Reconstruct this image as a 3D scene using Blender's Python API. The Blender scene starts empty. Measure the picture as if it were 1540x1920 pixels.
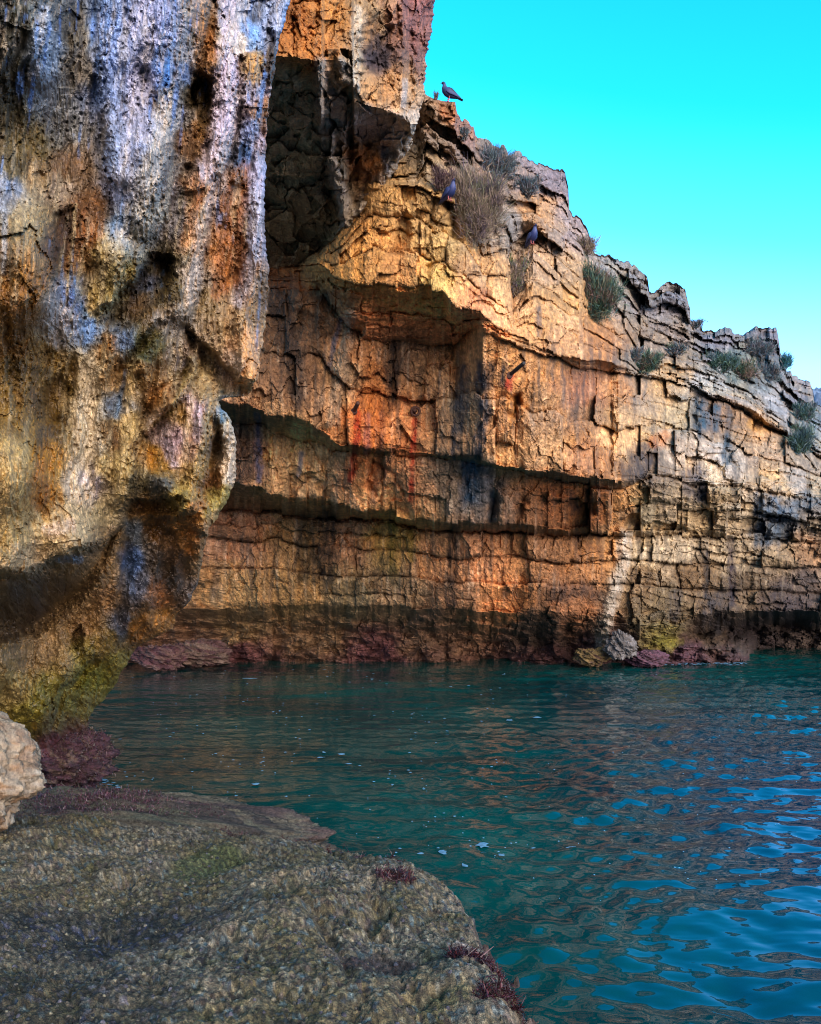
import bpy, math, random
import numpy as np

# ------------------------------------------------------------------ camera, sky, sun, exposure
S = bpy.context.scene
COL = S.collection
F, H0, V0, U0 = 1544.0, 2.1, 1100.0, 770.0        # focal length in photo pixels, eye height, horizon row, centre column
cd = bpy.data.cameras.new('camera')
cam = bpy.data.objects.new('camera', cd)
COL.objects.link(cam)
S.camera = cam
cam.location = (0, 0, H0)
cam.rotation_euler = (math.pi / 2, 0, 0)
cd.sensor_fit = 'HORIZONTAL'
cd.sensor_width = 36
cd.lens = 36 * F / 1540
cd.shift_y = (V0 - 960) / 1540
cd.clip_start = 0.05
cd.clip_end = 3000

SUN_EL, SUN_AZ = math.radians(17), math.radians(152)   # azimuth clockwise from the view direction: high, behind the right shoulder
w = bpy.data.worlds.new('World')
S.world = w
w.use_nodes = True
wn, wl = w.node_tree.nodes, w.node_tree.links
bg = wn['Background']
sky = wn.new('ShaderNodeTexSky')
sky.sky_type = 'NISHITA'
sky.sun_disc = False
sky.sun_elevation = SUN_EL
sky.sun_rotation = SUN_AZ
sc = wn.new('ShaderNodeVectorMath'); sc.operation = 'SCALE'; sc.inputs['Scale'].default_value = 0.1
wl.new(sky.outputs[0], sc.inputs[0])
sep = wn.new('ShaderNodeSeparateColor')
wl.new(sc.outputs[0], sep.inputs[0])
comb = wn.new('ShaderNodeCombineColor')
GRADE = [  # cyan grade of the clear sky, one curve per channel
    [(0, 0), (0.085, 0.008), (0.115, 0.015), (0.15, 0.10), (0.22, 0.42), (0.40, 0.72), (1, 0.9)],
    [(0, 0), (0.13, 0.36), (0.17, 0.53), (0.22, 0.72), (0.32, 0.95), (1, 1.0)],
    [(0, 0), (0.20, 0.70), (0.24, 0.95), (0.30, 1.35), (0.36, 1.7), (0.5, 1.8), (1, 1.8)]]
for i, pts in enumerate(GRADE):
    fc = wn.new('ShaderNodeFloatCurve')
    cv = fc.mapping.curves[0]
    cv.points[0].location = pts[0]
    cv.points[1].location = pts[-1]
    fc.mapping.use_clip = False
    for p in pts[1:-1]:
        cv.points.new(*p)
    for p in cv.points:
        p.handle_type = 'VECTOR'
    fc.mapping.update()
    wl.new(sep.outputs[i], fc.inputs['Value'])
    m10 = wn.new('ShaderNodeMath'); m10.operation = 'MULTIPLY'; m10.inputs[1].default_value = 10
    wl.new(fc.outputs[0], m10.inputs[0])
    wl.new(m10.outputs[0], comb.inputs[i])
wl.new(comb.outputs[0], bg.inputs[0])
bg.inputs[1].default_value = 0.1

sl = bpy.data.lights.new('sun', 'SUN')
sl.energy = 5.0
sl.angle = math.radians(50)
sl.color = (1.0, 0.86, 0.71)
sun = bpy.data.objects.new('sun', sl)
COL.objects.link(sun)
sun.rotation_euler = (math.pi / 2 - SUN_EL, 0, math.pi - SUN_AZ)
S.cycles.filter_width = 1.05
S.view_settings.view_transform = 'Standard'
S.view_settings.look = 'None'
S.view_settings.exposure = 0.74
S.view_settings.gamma = 1.0
S.view_settings.use_curve_mapping = False

# ------------------------------------------------------------------ number helpers
GT = np.stack([np.cos(np.arange(64) * 2 * np.pi / 64), np.sin(np.arange(64) * 2 * np.pi / 64)], 1).astype(np.float32)


def hsh(ix, iy, s=0):
    """integer hash of two integer arrays -> uint32"""
    with np.errstate(over='ignore'):
        n = np.asarray(ix).astype(np.int64) * 374761393 + np.asarray(iy).astype(np.int64) * 668265263 + s * 974711
        n = (n & 0xFFFFFFFF)
        n = ((n ^ (n >> 13)) * 1274126177) & 0xFFFFFFFF
        n = ((n ^ (n >> 15)) * 2246822519) & 0xFFFFFFFF
        return n ^ (n >> 16)


def h01(ix, iy=0, s=0):
    return hsh(ix, np.zeros_like(np.asarray(ix)) + iy, s) / 4294967296.0


def gn(x, y, s=0):
    """gradient noise, about -1..1"""
    x = np.asarray(x, float); y = np.asarray(y, float)
    ix = np.floor(x).astype(np.int64); iy = np.floor(y).astype(np.int64)
    fx = x - ix; fy = y - iy
    sx = fx * fx * fx * (fx * (fx * 6 - 15) + 10); sy = fy * fy * fy * (fy * (fy * 6 - 15) + 10)

    def c(a, b):
        g = GT[hsh(ix + a, iy + b, s) & 63]
        return g[..., 0] * (fx - a) + g[..., 1] * (fy - b)
    return 1.5 * ((c(0, 0) * (1 - sx) + c(1, 0) * sx) * (1 - sy) + (c(0, 1) * (1 - sx) + c(1, 1) * sx) * sy)


def fbm(x, y, o=4, s=0, g=0.5):
    t = 0; a = 1.0; tot = 0
    for k in range(o):
        t = t + a * gn(x * 2 ** k + 17.3 * k, y * 2 ** k - 9.1 * k, s + k); tot += a; a *= g
    return t / tot


def ridge(x, y, o=3, s=0):
    t = 0; a = 1.0; tot = 0
    for k in range(o):
        t = t + a * (1 - np.abs(gn(x * 2 ** k + 3.7 * k, y * 2 ** k + 5.3 * k, s + k)) * 1.6); tot += a; a *= 0.5
    return t / tot


def worley(x, y, s=0):
    """F1, F2 and the id of the nearest cell"""
    x = np.asarray(x, float); y = np.asarray(y, float)
    ix = np.floor(x).astype(np.int64); iy = np.floor(y).astype(np.int64)
    f1 = np.full(x.shape, 9.0); f2 = np.full(x.shape, 9.0); idd = np.zeros(x.shape, np.int64)
    for a in (-1, 0, 1):
        for b in (-1, 0, 1):
            cx = ix + a; cy = iy + b
            h = hsh(cx, cy, s)
            px = cx + (h & 65535) / 65536.0; py = cy + (h >> 16) / 65536.0
            d = np.hypot(px - x, py - y)
            n = d < f1
            f2 = np.where(n, f1, np.minimum(f2, d)); f1 = np.where(n, d, f1); idd = np.where(n, h.astype(np.int64), idd)
    return f1, f2, idd


def facet(x, y, s=0, square=True):
    """broken faces: every cell is its own tilted plane"""
    x = np.asarray(x, float); y = np.asarray(y, float)
    ix = np.floor(x).astype(np.int64); iy = np.floor(y).astype(np.int64)
    f1 = np.full(x.shape, 9.0); out = np.zeros(x.shape)
    for a in (-1, 0, 1):
        for b in (-1, 0, 1):
            h = hsh(ix + a, iy + b, s)
            dx = x - (ix + a + (h & 65535) / 65536.0); dy = y - (iy + b + (h >> 16) / 65536.0)
            d = np.maximum(np.abs(dx), np.abs(dy) * 0.9) if square else np.hypot(dx, dy)
            h2 = hsh(ix + a, iy + b, s + 99)
            val = ((h2 & 1023) / 511.5 - 1) * dx + (((h2 >> 10) & 1023) / 511.5 - 1) * dy + (((h2 >> 20) & 1023) / 1023.0 - 0.5) * 0.9
            n = d < f1
            f1 = np.where(n, d, f1); out = np.where(n, val, out)
    return out


def sst(a, b, x):
    t = np.clip((x - a) / (b - a), 0, 1)
    return t * t * (3 - 2 * t)


def lin(c):
    c = np.asarray(c, float) / 255
    return np.where(c <= 0.04045, c / 12.92, ((c + 0.055) / 1.055) ** 2.4)


def poly_dist(u, v, pts):
    """distance to a polyline and the position along it 0..1"""
    best = np.full(u.shape, 1e9); along = np.zeros(u.shape)
    n = len(pts) - 1
    if n == 0:
        return np.hypot(u - pts[0][0], v - pts[0][1]), along
    for i in range(n):
        (x0, y0), (x1, y1) = pts[i][:2], pts[i + 1][:2]
        dx, dy = x1 - x0, y1 - y0
        t = np.clip(((u - x0) * dx + (v - y0) * dy) / (dx * dx + dy * dy + 1e-9), 0, 1)
        d = np.hypot(u - x0 - t * dx, v - y0 - t * dy)
        m = d < best
        best = np.where(m, d, best); along = np.where(m, (i + t) / n, along)
    return best, along


def in_poly(u, v, pts):
    """signed distance in pixels, positive inside"""
    ins = np.zeros(u.shape, bool)
    n = len(pts)
    for i in range(n):
        x0, y0 = pts[i]; x1, y1 = pts[(i + 1) % n]
        if y0 == y1:
            continue
        c = ((y0 > v) != (y1 > v)) & (u < (x1 - x0) * (v - y0) / (y1 - y0) + x0)
        ins ^= c
    d, _ = poly_dist(u, v, list(pts) + [pts[0]])
    return np.where(ins, d, -d)


def idw(u, v, pts, p=2.2, eps=200.0):
    """scattered values (u, v, values...) blended over the surface"""
    pts = np.asarray(pts, float)
    out = np.zeros(u.shape + (pts.shape[1] - 2,)); tot = np.zeros(u.shape)
    for q in pts:
        wt = 1.0 / ((u - q[0]) ** 2 + (v - q[1]) ** 2 + eps) ** p
        tot += wt
        out += wt[..., None] * q[2:]
    return out / tot[..., None]


def ray(u, v, D):
    """a point seen at photo pixel (u, v), D metres ahead"""
    return np.stack([(u - U0) / F * D, D + 0 * u, H0 + (V0 - v) / F * D], -1)


def at(u, v, D):
    return np.array([(u - U0) / F * D, D, H0 + (V0 - v) / F * D])


# ------------------------------------------------------------------ mesh helpers
def mk(name, V, faces, mat, parent=None, col=None, smooth=True, kind=None):
    me = bpy.data.meshes.new(name)
    V = np.asarray(V, np.float32).reshape(-1, 3)
    faces = np.asarray(faces, np.int32)
    k = faces.shape[1]
    me.vertices.add(len(V)); me.vertices.foreach_set('co', V.ravel())
    me.loops.add(faces.size); me.loops.foreach_set('vertex_index', faces.ravel())
    me.polygons.add(len(faces))
    me.polygons.foreach_set('loop_start', np.arange(0, faces.size, k, dtype=np.int32))
    me.polygons.foreach_set('use_smooth', np.full(len(faces), smooth))
    if col is not None:
        a = me.color_attributes.new('Col', 'FLOAT_COLOR', 'POINT')
        c = np.asarray(col, np.float32).reshape(-1, col.shape[-1])
        if c.shape[1] == 3:
            c = np.concatenate([c, np.ones((len(c), 1), np.float32)], 1)
        a.data.foreach_set('color', c.ravel())
    me.update(calc_edges=True)
    me.validate()
    if mat:
        me.materials.append(mat)
    o = bpy.data.objects.new(name, me)
    COL.objects.link(o)
    if parent:
        o.parent = parent
    if kind:
        o['kind'] = kind
    return o


def empty(name, loc=(0, 0, 0)):
    o = bpy.data.objects.new(name, None)
    COL.objects.link(o)
    o.location = loc
    o.empty_display_size = 0.2
    return o


def tag(o, label=None, cat=None, group=None, kind=None):
    for k, x in (('label', label), ('category', cat), ('group', group), ('kind', kind)):
        if x:
            o[k] = x
    return o


def grid_faces(nr, nc, flip=False):
    i = np.arange(nr * nc).reshape(nr, nc)
    f = np.stack([i[:-1, :-1], i[1:, :-1], i[1:, 1:], i[:-1, 1:]], -1).reshape(-1, 4)
    return f[:, ::-1] if flip else f


def split_grid(V, col, ids, names, mat, parent, flip=False, rest='rock_face', limit=290, minfaces=60, smooth=False):
    """cut one relief into parts along its joints: every rock piece becomes an object of its own, what is left one more"""
    nr, nc = ids.shape
    faces = grid_faces(nr, nc, flip)
    fid = ids[:-1, :-1].reshape(-1)
    order = np.argsort(fid, kind='stable')
    uq, st, ct = np.unique(fid[order], return_index=True, return_counts=True)
    cand = [(c, i) for i, (q, c) in enumerate(zip(uq, ct)) if q >= 0 and c >= minfaces]
    cand.sort(reverse=True)
    keep = {i for c, i in cand[:limit]}
    Vf = V.reshape(-1, 3); Cf = col.reshape(-1, col.shape[-1])
    left = []
    out = []
    for i, (q, s0, c) in enumerate(zip(uq, st, ct)):
        fs = faces[order[s0:s0 + c]]
        if i not in keep:
            left.append(fs); continue
        used, inv = np.unique(fs, return_inverse=True)
        o = mk(names(int(q)), Vf[used], inv.reshape(fs.shape), mat, parent, Cf[used], smooth=smooth)
        out.append(o)
    if left:
        fs = np.concatenate(left)
        used, inv = np.unique(fs, return_inverse=True)
        mk(rest, Vf[used], inv.reshape(fs.shape), mat, parent, Cf[used], kind='stuff', smooth=smooth)
    return out


# ------------------------------------------------------------------ materials
def new_mat(name):
    m = bpy.data.materials.new(name)
    m.use_nodes = True
    nt = m.node_tree
    return m, nt.nodes, nt.links, nt.nodes['Principled BSDF']


def rock_mat(name, scale, bump, rough=(0.55, 0.9), spec=0.35, var=0.5, squash=(1, 1, 0.6)):
    """mineral colour from the attribute Col, broken up by grain; alpha of Col is wetness"""
    m, n, l, b = new_mat(name)
    at_ = n.new('ShaderNodeAttribute'); at_.attribute_name = 'Col'
    tc = n.new('ShaderNodeTexCoord')
    mp = n.new('ShaderNodeMapping'); mp.inputs['Scale'].default_value = squash
    l.new(tc.outputs['Object'], mp.inputs[0])
    n1 = n.new('ShaderNodeTexNoise'); n1.inputs['Scale'].default_value = scale; n1.inputs['Detail'].default_value = 6; n1.inputs['Roughness'].default_value = 0.72
    n2 = n.new('ShaderNodeTexNoise'); n2.inputs['Scale'].default_value = scale * 4.3; n2.inputs['Detail'].default_value = 4; n2.inputs['Roughness'].default_value = 0.7
    vo = n.new('ShaderNodeTexVoronoi'); vo.inputs['Scale'].default_value = scale * 2.2
    for t in (n1, n2, vo):
        l.new(mp.outputs[0], t.inputs['Vector'])
    r = n.new('ShaderNodeMapRange'); r.inputs['From Min'].default_value = 0.32; r.inputs['From Max'].default_value = 0.68
    r.inputs['To Min'].default_value = 1 - var; r.inputs['To Max'].default_value = 1 + var
    l.new(n1.outputs[0], r.inputs[0])
    r2 = n.new('ShaderNodeMapRange'); r2.inputs['From Min'].default_value = 0.35; r2.inputs['From Max'].default_value = 0.65
    r2.inputs['To Min'].default_value = 1 - var * 0.7; r2.inputs['To Max'].default_value = 1 + var * 0.7
    l.new(n2.outputs[0], r2.inputs[0])
    mu = n.new('ShaderNodeMath'); mu.operation = 'MULTIPLY'
    l.new(r.outputs[0], mu.inputs[0]); l.new(r2.outputs[0], mu.inputs[1])
    vm = n.new('ShaderNodeVectorMath'); vm.operation = 'SCALE'
    l.new(at_.outputs['Color'], vm.inputs[0]); l.new(mu.outputs[0], vm.inputs['Scale'])
    # slight hue drift of the grain
    hs = n.new('ShaderNodeHueSaturation')
    hr = n.new('ShaderNodeMapRange'); hr.inputs['To Min'].default_value = 0.485; hr.inputs['To Max'].default_value = 0.515
    l.new(n2.outputs['Color'], hr.inputs[0]); l.new(hr.outputs[0], hs.inputs['Hue'])
    l.new(vm.outputs[0], hs.inputs['Color'])
    l.new(hs.outputs[0], b.inputs['Base Color'])
    rr = n.new('ShaderNodeMapRange'); rr.inputs['To Min'].default_value = rough[1]; rr.inputs['To Max'].default_value = rough[0]
    l.new(at_.outputs['Alpha'], rr.inputs[0]); l.new(rr.outputs[0], b.inputs['Roughness'])
    b.inputs['Specular IOR Level'].default_value = spec
    ad = n.new('ShaderNodeMath'); ad.operation = 'ADD'
    l.new(n1.outputs[0], ad.inputs[0]); l.new(n2.outputs[0], ad.inputs[1])
    a2 = n.new('ShaderNodeMath'); a2.operation = 'MULTIPLY_ADD'; a2.inputs[1].default_value = 0.5
    l.new(vo.outputs['Distance'], a2.inputs[0]); l.new(ad.outputs[0], a2.inputs[2])
    bp = n.new('ShaderNodeBump'); bp.inputs['Strength'].default_value = 1.0; bp.inputs['Distance'].default_value = bump
    l.new(a2.outputs[0], bp.inputs['Height']); l.new(bp.outputs[0], b.inputs['Normal'])
    return m


def plain_mat(name, color, rough=0.7, var=0.35, scale=30, spec=0.3, bump=0.0, metal=0.0):
    m, n, l, b = new_mat(name)
    tc = n.new('ShaderNodeTexCoord')
    nz = n.new('ShaderNodeTexNoise'); nz.inputs['Scale'].default_value = scale; nz.inputs['Detail'].default_value = 4
    l.new(tc.outputs['Object'], nz.inputs['Vector'])
    r = n.new('ShaderNodeMapRange'); r.inputs['From Min'].default_value = 0.3; r.inputs['From Max'].default_value = 0.7
    r.inputs['To Min'].default_value = 1 - var; r.inputs['To Max'].default_value = 1 + var
    l.new(nz.outputs[0], r.inputs[0])
    vm = n.new('ShaderNodeVectorMath'); vm.operation = 'SCALE'; vm.inputs[0].default_value = color
    l.new(r.outputs[0], vm.inputs['Scale']); l.new(vm.outputs[0], b.inputs['Base Color'])
    b.inputs['Roughness'].default_value = rough
    b.inputs['Specular IOR Level'].default_value = spec
    b.inputs['Metallic'].default_value = metal
    if bump:
        bp = n.new('ShaderNodeBump'); bp.inputs['Distance'].default_value = bump
        l.new(nz.outputs[0], bp.inputs['Height']); l.new(bp.outputs[0], b.inputs['Normal'])
    return m


def attr_mat(name, rough=0.7, spec=0.2, trans=0.0):
    m, n, l, b = new_mat(name)
    a = n.new('ShaderNodeAttribute'); a.attribute_name = 'Col'
    nz = n.new('ShaderNodeTexNoise'); nz.inputs['Scale'].default_value = 60
    tc = n.new('ShaderNodeTexCoord'); l.new(tc.outputs['Object'], nz.inputs['Vector'])
    r = n.new('ShaderNodeMapRange'); r.inputs['To Min'].default_value = 0.6; r.inputs['To Max'].default_value = 1.4
    l.new(nz.outputs[0], r.inputs[0])
    vm = n.new('ShaderNodeVectorMath'); vm.operation = 'SCALE'
    l.new(a.outputs['Color'], vm.inputs[0]); l.new(r.outputs[0], vm.inputs['Scale'])
    l.new(vm.outputs[0], b.inputs['Base Color'])
    b.inputs['Roughness'].default_value = rough
    b.inputs['Specular IOR Level'].default_value = spec
    return m


M_FAR = rock_mat('layered_limestone', 6.5, 0.045, var=0.42)
M_NEAR = rock_mat('flowstone', 14.0, 0.011, rough=(0.22, 0.75), spec=0.5, var=0.5, squash=(1, 1, 0.45))
M_SHORE = rock_mat('barnacled_rock', 42.0, 0.010, rough=(0.4, 0.85), spec=0.3, var=0.75, squash=(1, 1, 1))
M_LEAF = attr_mat('dry_foliage', 0.75)
ALB = 0.72     # seen colour -> base colour


# ------------------------------------------------------------------ painting helpers
def paint(C, u, v, strokes, seed=0):
    """mineral stains, also painted gloss and shade: (points, radius, colour, strength)"""
    for k, (pts, r, c, a) in enumerate(strokes):
        us = [p[0] for p in pts]; vs = [p[1] for p in pts]
        m = (u > min(us) - 2 * r) & (u < max(us) + 2 * r) & (v > min(vs) - 2 * r) & (v < max(vs) + 2 * r)
        if not m.any():
            continue
        uu, vv = u[m], v[m]
        d, t = poly_dist(uu + gn(uu / 9, vv / 26, seed + k) * r * 0.45, vv + gn(uu / 30, vv / 30, seed + k + 50) * r * 0.5, pts)
        wt = sst(1.25, 0.35, d / r) * a * (0.55 + 0.45 * sst(-0.35, 0.25, fbm(uu / 7, vv / 22, 3, seed + k + 90)))
        C[m] = C[m] * (1 - wt[:, None]) + lin(c) * ALB * wt[:, None]


def knots(u, lines):
    return [(np.interp(u, [p[0] for p in q], [p[1] for p in q]), np.interp(u, [p[0] for p in q], [p[2] for p in q])) for q in lines]


# ================================================================== the layered cliff at the back of the cove
J0 = [(200, 60, 16), (786, 60, 16), (790, 150, 14), (795, 172, 13.2), (800, 178, 13.1), (812, 184, 13), (830, 189, 13), (854, 191, 13.1), (857, 212, 13.4),
      (866, 222, 13.6), (872, 224, 13.7), (888, 240, 14), (892, 258, 14.4), (905, 257, 14.8), (920, 263, 15), (945, 278, 15.3), (955, 290, 15.5), (962, 284, 15.5), (975, 292, 15.7),
      (990, 298, 16), (1010, 306, 16.6), (1030, 316, 17), (1052, 324, 17.5), (1060, 330, 17.7), (1066, 352, 17.8), (1068, 398, 18), (1075, 410, 18.3), (1097, 420, 18.8), (1104, 436, 19),
      (1111, 460, 19), (1114, 474, 19.4), (1130, 478, 20), (1152, 484, 20.5), (1180, 490, 21), (1200, 508, 21.5), (1214, 522, 21.8), (1218, 545, 22), (1226, 549, 22.5),
      (1236, 547, 23), (1243, 538, 23.4), (1256, 533, 24), (1270, 536, 24), (1284, 545, 24), (1294, 572, 24.2), (1296, 604, 25.5), (1310, 612, 27),
      (1340, 619, 28), (1380, 623, 29.5), (1405, 626, 30), (1420, 618, 31), (1440, 619, 31.5), (1456, 620, 32), (1461, 640, 32), (1464, 664, 32.2), (1472, 684, 32.5), (1476, 704, 33),
      (1500, 708, 33.5), (1519, 714, 34), (1525, 736, 34), (1528, 756, 34.5), (1545, 772, 35), (1720, 830, 36)]
J0b = [(200, 440, 15.9), (560, 462, 15.2), (600, 468, 14.8), (640, 418, 14.5), (690, 333, 13.6), (780, 330, 13.2), (800, 270, 13), (860, 330, 12.9), (900, 380, 13.2), (950, 400, 13.6), (1000, 400, 14.8),
       (1090, 470, 16.6), (1150, 540, 18.5), (1200, 610, 21.2), (1300, 655, 25), (1400, 690, 27.5), (1540, 800, 31), (1720, 850, 33)]
J1 = [(200, 470, 15.5), (560, 494, 14.5), (600, 480, 13.2), (640, 430, 12.6), (690, 345, 12.3), (780, 352, 12.2), (860, 385, 12.15), (885, 440, 12.5), (905, 478, 12.8), (950, 470, 13.1), (962, 560, 14), (1000, 470, 14.2), (1086, 545, 15.3),
      (1095, 590, 16.2), (1170, 640, 17.8), (1200, 690, 20.3), (1300, 690, 22.8), (1400, 735, 25), (1540, 830, 27), (1720, 870, 29)]
J2 = [(200, 480, 15.3), (560, 502, 14.4), (600, 500, 12.9), (628, 517, 12.4), (655, 530, 12.2), (716, 536, 12.1), (760, 544, 12.1), (831, 544, 12.1), (845, 571, 12.1), (868, 581, 12.2), (902, 588, 12.3),
      (953, 631, 12.9), (990, 640, 13.3), (1050, 665, 14), (1090, 672, 14.6), (1150, 682, 16.4), (1160, 690, 17), (1200, 704, 19.5), (1300, 722, 22), (1400, 765, 24), (1540, 850, 26.5), (1720, 890, 28)]
J3 = [(200, 530, 15.6), (560, 545, 15.1), (600, 545, 15), (640, 600, 15.05), (680, 632, 15.1), (760, 645, 15.2), (850, 645, 15), (880, 625, 14), (905, 620, 13.2), (953, 641, 13.4), (1050, 675, 14.4),
      (1090, 692, 15.6), (1145, 700, 17.4), (1160, 695, 17.2), (1200, 708, 19.6), (1300, 728, 22.3), (1400, 778, 24.6), (1540, 856, 26.6), (1720, 896, 28.1)]
J4 = [(200, 745, 14.3), (420, 745, 14.3), (495, 770, 14.7), (582, 796, 15), (640, 832, 15.3), (700, 840, 15.6), (778, 848, 15.7), (906, 864, 15.2), (995, 880, 15.3), (1108, 898, 15.8), (1166, 904, 16.5), (1224, 894, 18.3),
      (1300, 900, 20.5), (1400, 912, 22), (1540, 936, 23.6), (1720, 960, 25)]
J5 = [(200, 775, 16.4), (495, 800, 16.6), (560, 826, 16.7), (640, 850, 16.3), (700, 850, 15.9), (800, 854, 15.9), (906, 873, 16.1), (995, 894, 16.7), (1108, 913, 17.2), (1166, 918, 17.8), (1224, 898, 18.6),
      (1300, 905, 20.7), (1400, 918, 22.2), (1540, 940, 23.7), (1720, 964, 25.1)]
J6 = [(200, 900, 16.5), (440, 910, 16.8), (480, 920, 16.9), (560, 935, 17.1), (620, 945, 17.1), (700, 958, 16.9), (800, 975, 16.9), (900, 985, 17.2), (1000, 993, 17.8), (1100, 997, 18.6), (1170, 1000, 19.6),
      (1230, 1002, 21), (1300, 1004, 22), (1540, 1014, 23.6), (1720, 1020, 24.6)]
J7 = [(200, 935, 21.2), (380, 951, 21), (500, 961, 20.9), (640, 973, 20.7), (800, 990, 20.3), (900, 997, 20), (1000, 1002, 19.8), (1100, 1003, 19.8), (1170, 1004, 20.4), (1230, 1006, 21.4), (1300, 1009, 22.3),
      (1540, 1019, 23.9), (1720, 1025, 24.8)]
J8 = [(200, 1055, 21.6), (420, 1065, 21.4), (533, 1069, 21.2), (631, 1082, 21), (782, 1084, 20.7), (842, 1093, 20.6), (1000, 1095, 20.2), (1100, 1098, 20.3), (1183, 1095, 20.8), (1253, 1102, 21.6), (1316, 1104, 22.3),
      (1440, 1108, 23.1), (1540, 1114, 23.8), (1720, 1120, 24.6)]
J9 = [(200, 1140, 21.7), (420, 1140, 21.5), (600, 1135, 21.3), (740, 1138, 21), (900, 1145, 20.8), (1000, 1150, 20.8), (1100, 1152, 20.9), (1200, 1178, 21.3), (1260, 1176, 21.9), (1300, 1158, 22.2), (1400, 1145, 22.9), (1540, 1145, 23.5), (1720, 1150, 24)]
J10 = [(200, 1175, 22.5), (420, 1178, 22.4), (740, 1188, 22.3), (850, 1200, 23.2), (1000, 1204, 22.8), (1100, 1197, 22.2), (1150, 1200, 21.8), (1230, 1205, 21.9), (1270, 1195, 23.2), (1300, 1190, 25), (1400, 1180, 27), (1460, 1172, 27.5), (1540, 1180, 28), (1720, 1180, 28)]
J11 = [(200, 1218, 22.9), (600, 1219, 22.9), (820, 1224, 22.9), (900, 1232, 24), (1000, 1226, 23), (1150, 1222, 22.4), (1220, 1214, 22.4), (1300, 1213, 22.6), (1390, 1220, 23), (1404, 1228, 24), (1420, 1240, 28), (1540, 1240, 28.5), (1720, 1240, 28.5)]
J12 = [(200, 1262, 22.6), (600, 1262, 22.6), (900, 1262, 23.2), (1150, 1264, 22.2), (1400, 1262, 22.6), (1425, 1262, 28.5), (1720, 1262, 28.5)]
LINES = [J0, J0b, J1, J2, J3, J4, J5, J6, J7, J8, J9, J10, J11, J12]
#            beds, joint spacing px, offset px, tilt px, groove px, horizontal groove left / right of the corner
BED = {0: (5, 52, 16, 16, 7, 6, 6), 1: (3, 46, 12, 14, 7, 6, 6), 2: (3, 46, 7, 10, 8, 7, 8), 3: (3, 95, 12, 6, 6, 6, 4), 4: (2, 50, 11, 14, 8, 2, 8), 5: (1, 120, 3, 3, 5, 2, 2),
       6: (2, 44, 8, 13, 8, 1, 7), 7: (1, 140, 3, 3, 5, 2, 2), 8: (2, 74, 6, 7, 8, 7, 8), 9: (1, 78, 7, 7, 12, 0, 6)}

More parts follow.
